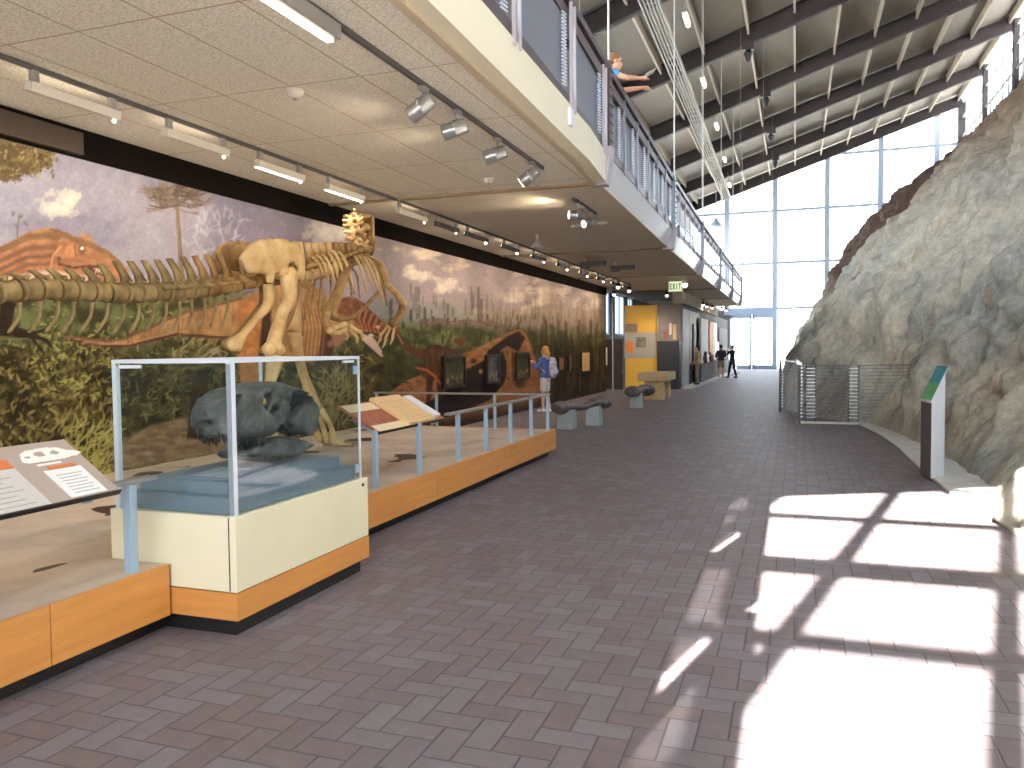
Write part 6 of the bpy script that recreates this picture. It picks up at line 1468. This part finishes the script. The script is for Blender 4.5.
for z, rx, ry in ((.98, .14, .09), (1.06, .155, .10), (1.16, .155, .10), (1.26, .145, .09), (1.34, .11, .07)): mb.ball(T(V(0, -.225, z)), Vector((rx, ry, .09)), 14, 10, rot=R_)
mb.build('bag', lav, bp, remesh=.012, smoothit=3)
mb = MB(); mb.ball(T(V(0, -.315, 1.05)), Vector((.11, .05, .09)), 12, 8, rot=R_); mb.build('front_pocket', lav, bp, smooth=True)
for e in (-1, 1): MB().tube([T(V(e * .10, -.18, 1.36)), T(V(e * .115, -.03, 1.475)), T(V(e * .12, .12, 1.38)), T(V(e * .13, .12, 1.2)), T(V(e * .15, -.08, 1.04))], .018, 7).build('strap', lav, bp, smooth=True)
# two visitors at the far counter
dk = fab('dark_top', 40, 36, 44); person('person in dark top and pale shorts standing with back turned by the far counter', (-3.58, 41.8, 0), math.radians(20), 1.70,
    dict(el=V(-.25, .05, 1.12), er=V(.25, .05, 1.12), wl=V(-.16, .24, 1.06), wr=V(.16, .24, 1.06)), dict(top=fab('burgundy_top', 50, 34, 40), top_name='jacket', leg=fab('khaki_shorts', 150, 128, 108), leg_name='shorts', shorts=1, shoe=M['shoe_dark']), fab('brown_hair', 62, 46, 38), .0, vox=.016)
person('person in dark clothes raising hands to the face, in front of the far glass doors', (-3.05, 42.2, 0), math.radians(60), 1.68,
    dict(el=V(-.25, .14, 1.20), er=V(.25, .14, 1.20), wl=V(-.08, .20, 1.46), wr=V(.08, .20, 1.46), kl=V(-.10, .10, .49), al=V(-.12, .16, .09), kr=V(.11, -.04, .49), ar=V(.12, -.16, .09)), dict(top=fab('black_jacket', 36, 36, 46), top_name='jacket', leg=fab('navy_trousers', 32, 34, 48), leg_name='trousers', shoe=M['shoe_dark']), fab('grey_hair', 120, 110, 100), .0, vox=.016)
person('person in tan clothes with dark hair standing by the pale exhibit board', (-3.80, 33.4, .07), math.radians(100), 1.60,
    dict(wl=V(-.2, .16, .95), wr=V(.2, .16, .95)), dict(top=fab('tan_shirt', 176, 140, 98), top_name='shirt', leg=fab('tan_trousers', 140, 116, 92), leg_name='trousers', shoe=M['shoe_dark']), fab('dark_hair', 40, 30, 28), .06, vox=.016)
# visitor leaning over the balcony rail
rot = math.radians(-70)
t, T, j = person('person in bright blue top leaning over the balcony rail with paper in hand', (-2.80, 11.55, Z_SLAB), rot, 1.72,
    dict(pel=V(0, -.02, .93), wai=V(0, .06, 1.05), che=V(0, .16, 1.26), nk=V(0, .25, 1.42), hd=V(0, .32, 1.565), sl=V(-.17, .21, 1.37), sr=V(.17, .21, 1.37), el=V(-.24, .46, 1.24), er=V(.25, .44, 1.26), wl=V(-.16, .74, 1.25), wr=V(.10, .66, 1.30), hl_dir=V(0, 1, -.15), hr_dir=V(-.3, 1, .1), face=V(.1, 1, -.25)),
    dict(top=fab('blue_top', 60, 140, 196), top_name='shirt', leg=fab('grey_trousers', 70, 74, 86), leg_name='trousers', shoe=M['shoe_dark'], sleeve=0), fab('auburn_hair', 124, 84, 58, .2), .0, vox=.011)
c = T(V(.08, .80, 1.36)); R_ = Matrix.Rotation(rot, 3, 'Z'); q = lambda a, b, d: c + R_ @ V(a, b, d)
tag(MB().hexa([q(-.10, -.07, -.02), q(.10, -.07, -.02), q(.10, .07, .05), q(-.10, .07, .05), q(-.10, -.07, -.015), q(.10, -.07, -.015), q(.10, .07, .055), q(-.10, .07, .055)]).build('leaflet', M['paper']), 'white leaflet held by the person leaning over the balcony', 'leaflet')
# ------------------------------------------------------------------ camera, daylight, view
cam = bpy.data.cameras.new('camera'); cam.sensor_width = 36; cam.lens = 36 * FPX / 1024; cam.clip_end = 1000; cam.clip_start = .05
co = bpy.data.objects.new('camera', cam); C.objects.link(co)
rw, dw, fwv = (Vector(ROT[:, 0]), Vector(ROT[:, 1]), Vector(ROT[:, 2]))
mw = Matrix.Identity(4)
for r in range(3): mw[r][0] = rw[r]; mw[r][1] = -dw[r]; mw[r][2] = -fwv[r]
mw[2][3] = CAMH
co.matrix_world = mw; S.camera = co
sl = bpy.data.lights.new('sun', 'SUN'); sl.energy = SUN_W; sl.angle = math.radians(.3); sl.color = (1, .96, .9)
so = bpy.data.objects.new('sun', sl); C.objects.link(so); so.location = (-10, -40, 40); so.rotation_euler = Vector((.2175, 1, -.619)).to_track_quat('-Z', 'Y').to_euler()
w = bpy.data.worlds.new('sky'); S.world = w; w.use_nodes = True; nt = w.node_tree
bg = nt.nodes['Background']; bg.inputs[1].default_value = SKY_W
tc = nt.nodes.new('ShaderNodeTexCoord'); sp = nt.nodes.new('ShaderNodeSeparateXYZ'); nt.links.new(tc.outputs['Generated'], sp.inputs[0])
cr = nt.nodes.new('ShaderNodeValToRGB'); cr.color_ramp.elements[0].position = .0; cr.color_ramp.elements[0].color = (.97, .98, 1, 1); cr.color_ramp.elements[1].position = .6; cr.color_ramp.elements[1].color = (.70, .83, 1, 1)
nt.links.new(sp.outputs[2], cr.inputs[0]); nt.links.new(cr.outputs[0], bg.inputs[0])
def portal(loc, direction, sx, sy):
    l = bpy.data.lights.new('window_portal', 'AREA'); l.shape = 'RECTANGLE'; l.size = sx; l.size_y = sy; l.cycles.is_portal = True
    o = bpy.data.objects.new('window_portal', l); C.objects.link(o); o.location = loc; o.rotation_euler = Vector(direction).to_track_quat('-Z', 'Y').to_euler()
portal((1.5, YF + .2, 8.6), (0, -1, 0), 17, 17); portal((1.5, YB - .2, 8.6), (0, 1, 0), 17, 17); portal((XR + .2, 24, 14.7), (-1, 0, 0), 69, 4.8); portal((-7.3, 24, 7.35), (1, 0, 0), 69, 4.3)
vs_ = S.view_settings; vs_.view_transform = 'Standard'; vs_.look = 'None'; vs_.gamma = 1; vs_.use_curve_mapping = False; vs_.exposure = EXPOSURE
S.display_settings.display_device = 'sRGB'
S.cycles.max_bounces = 10; S.cycles.diffuse_bounces = 5; S.cycles.transparent_max_bounces = 24; S.cycles.sample_clamp_indirect = 6
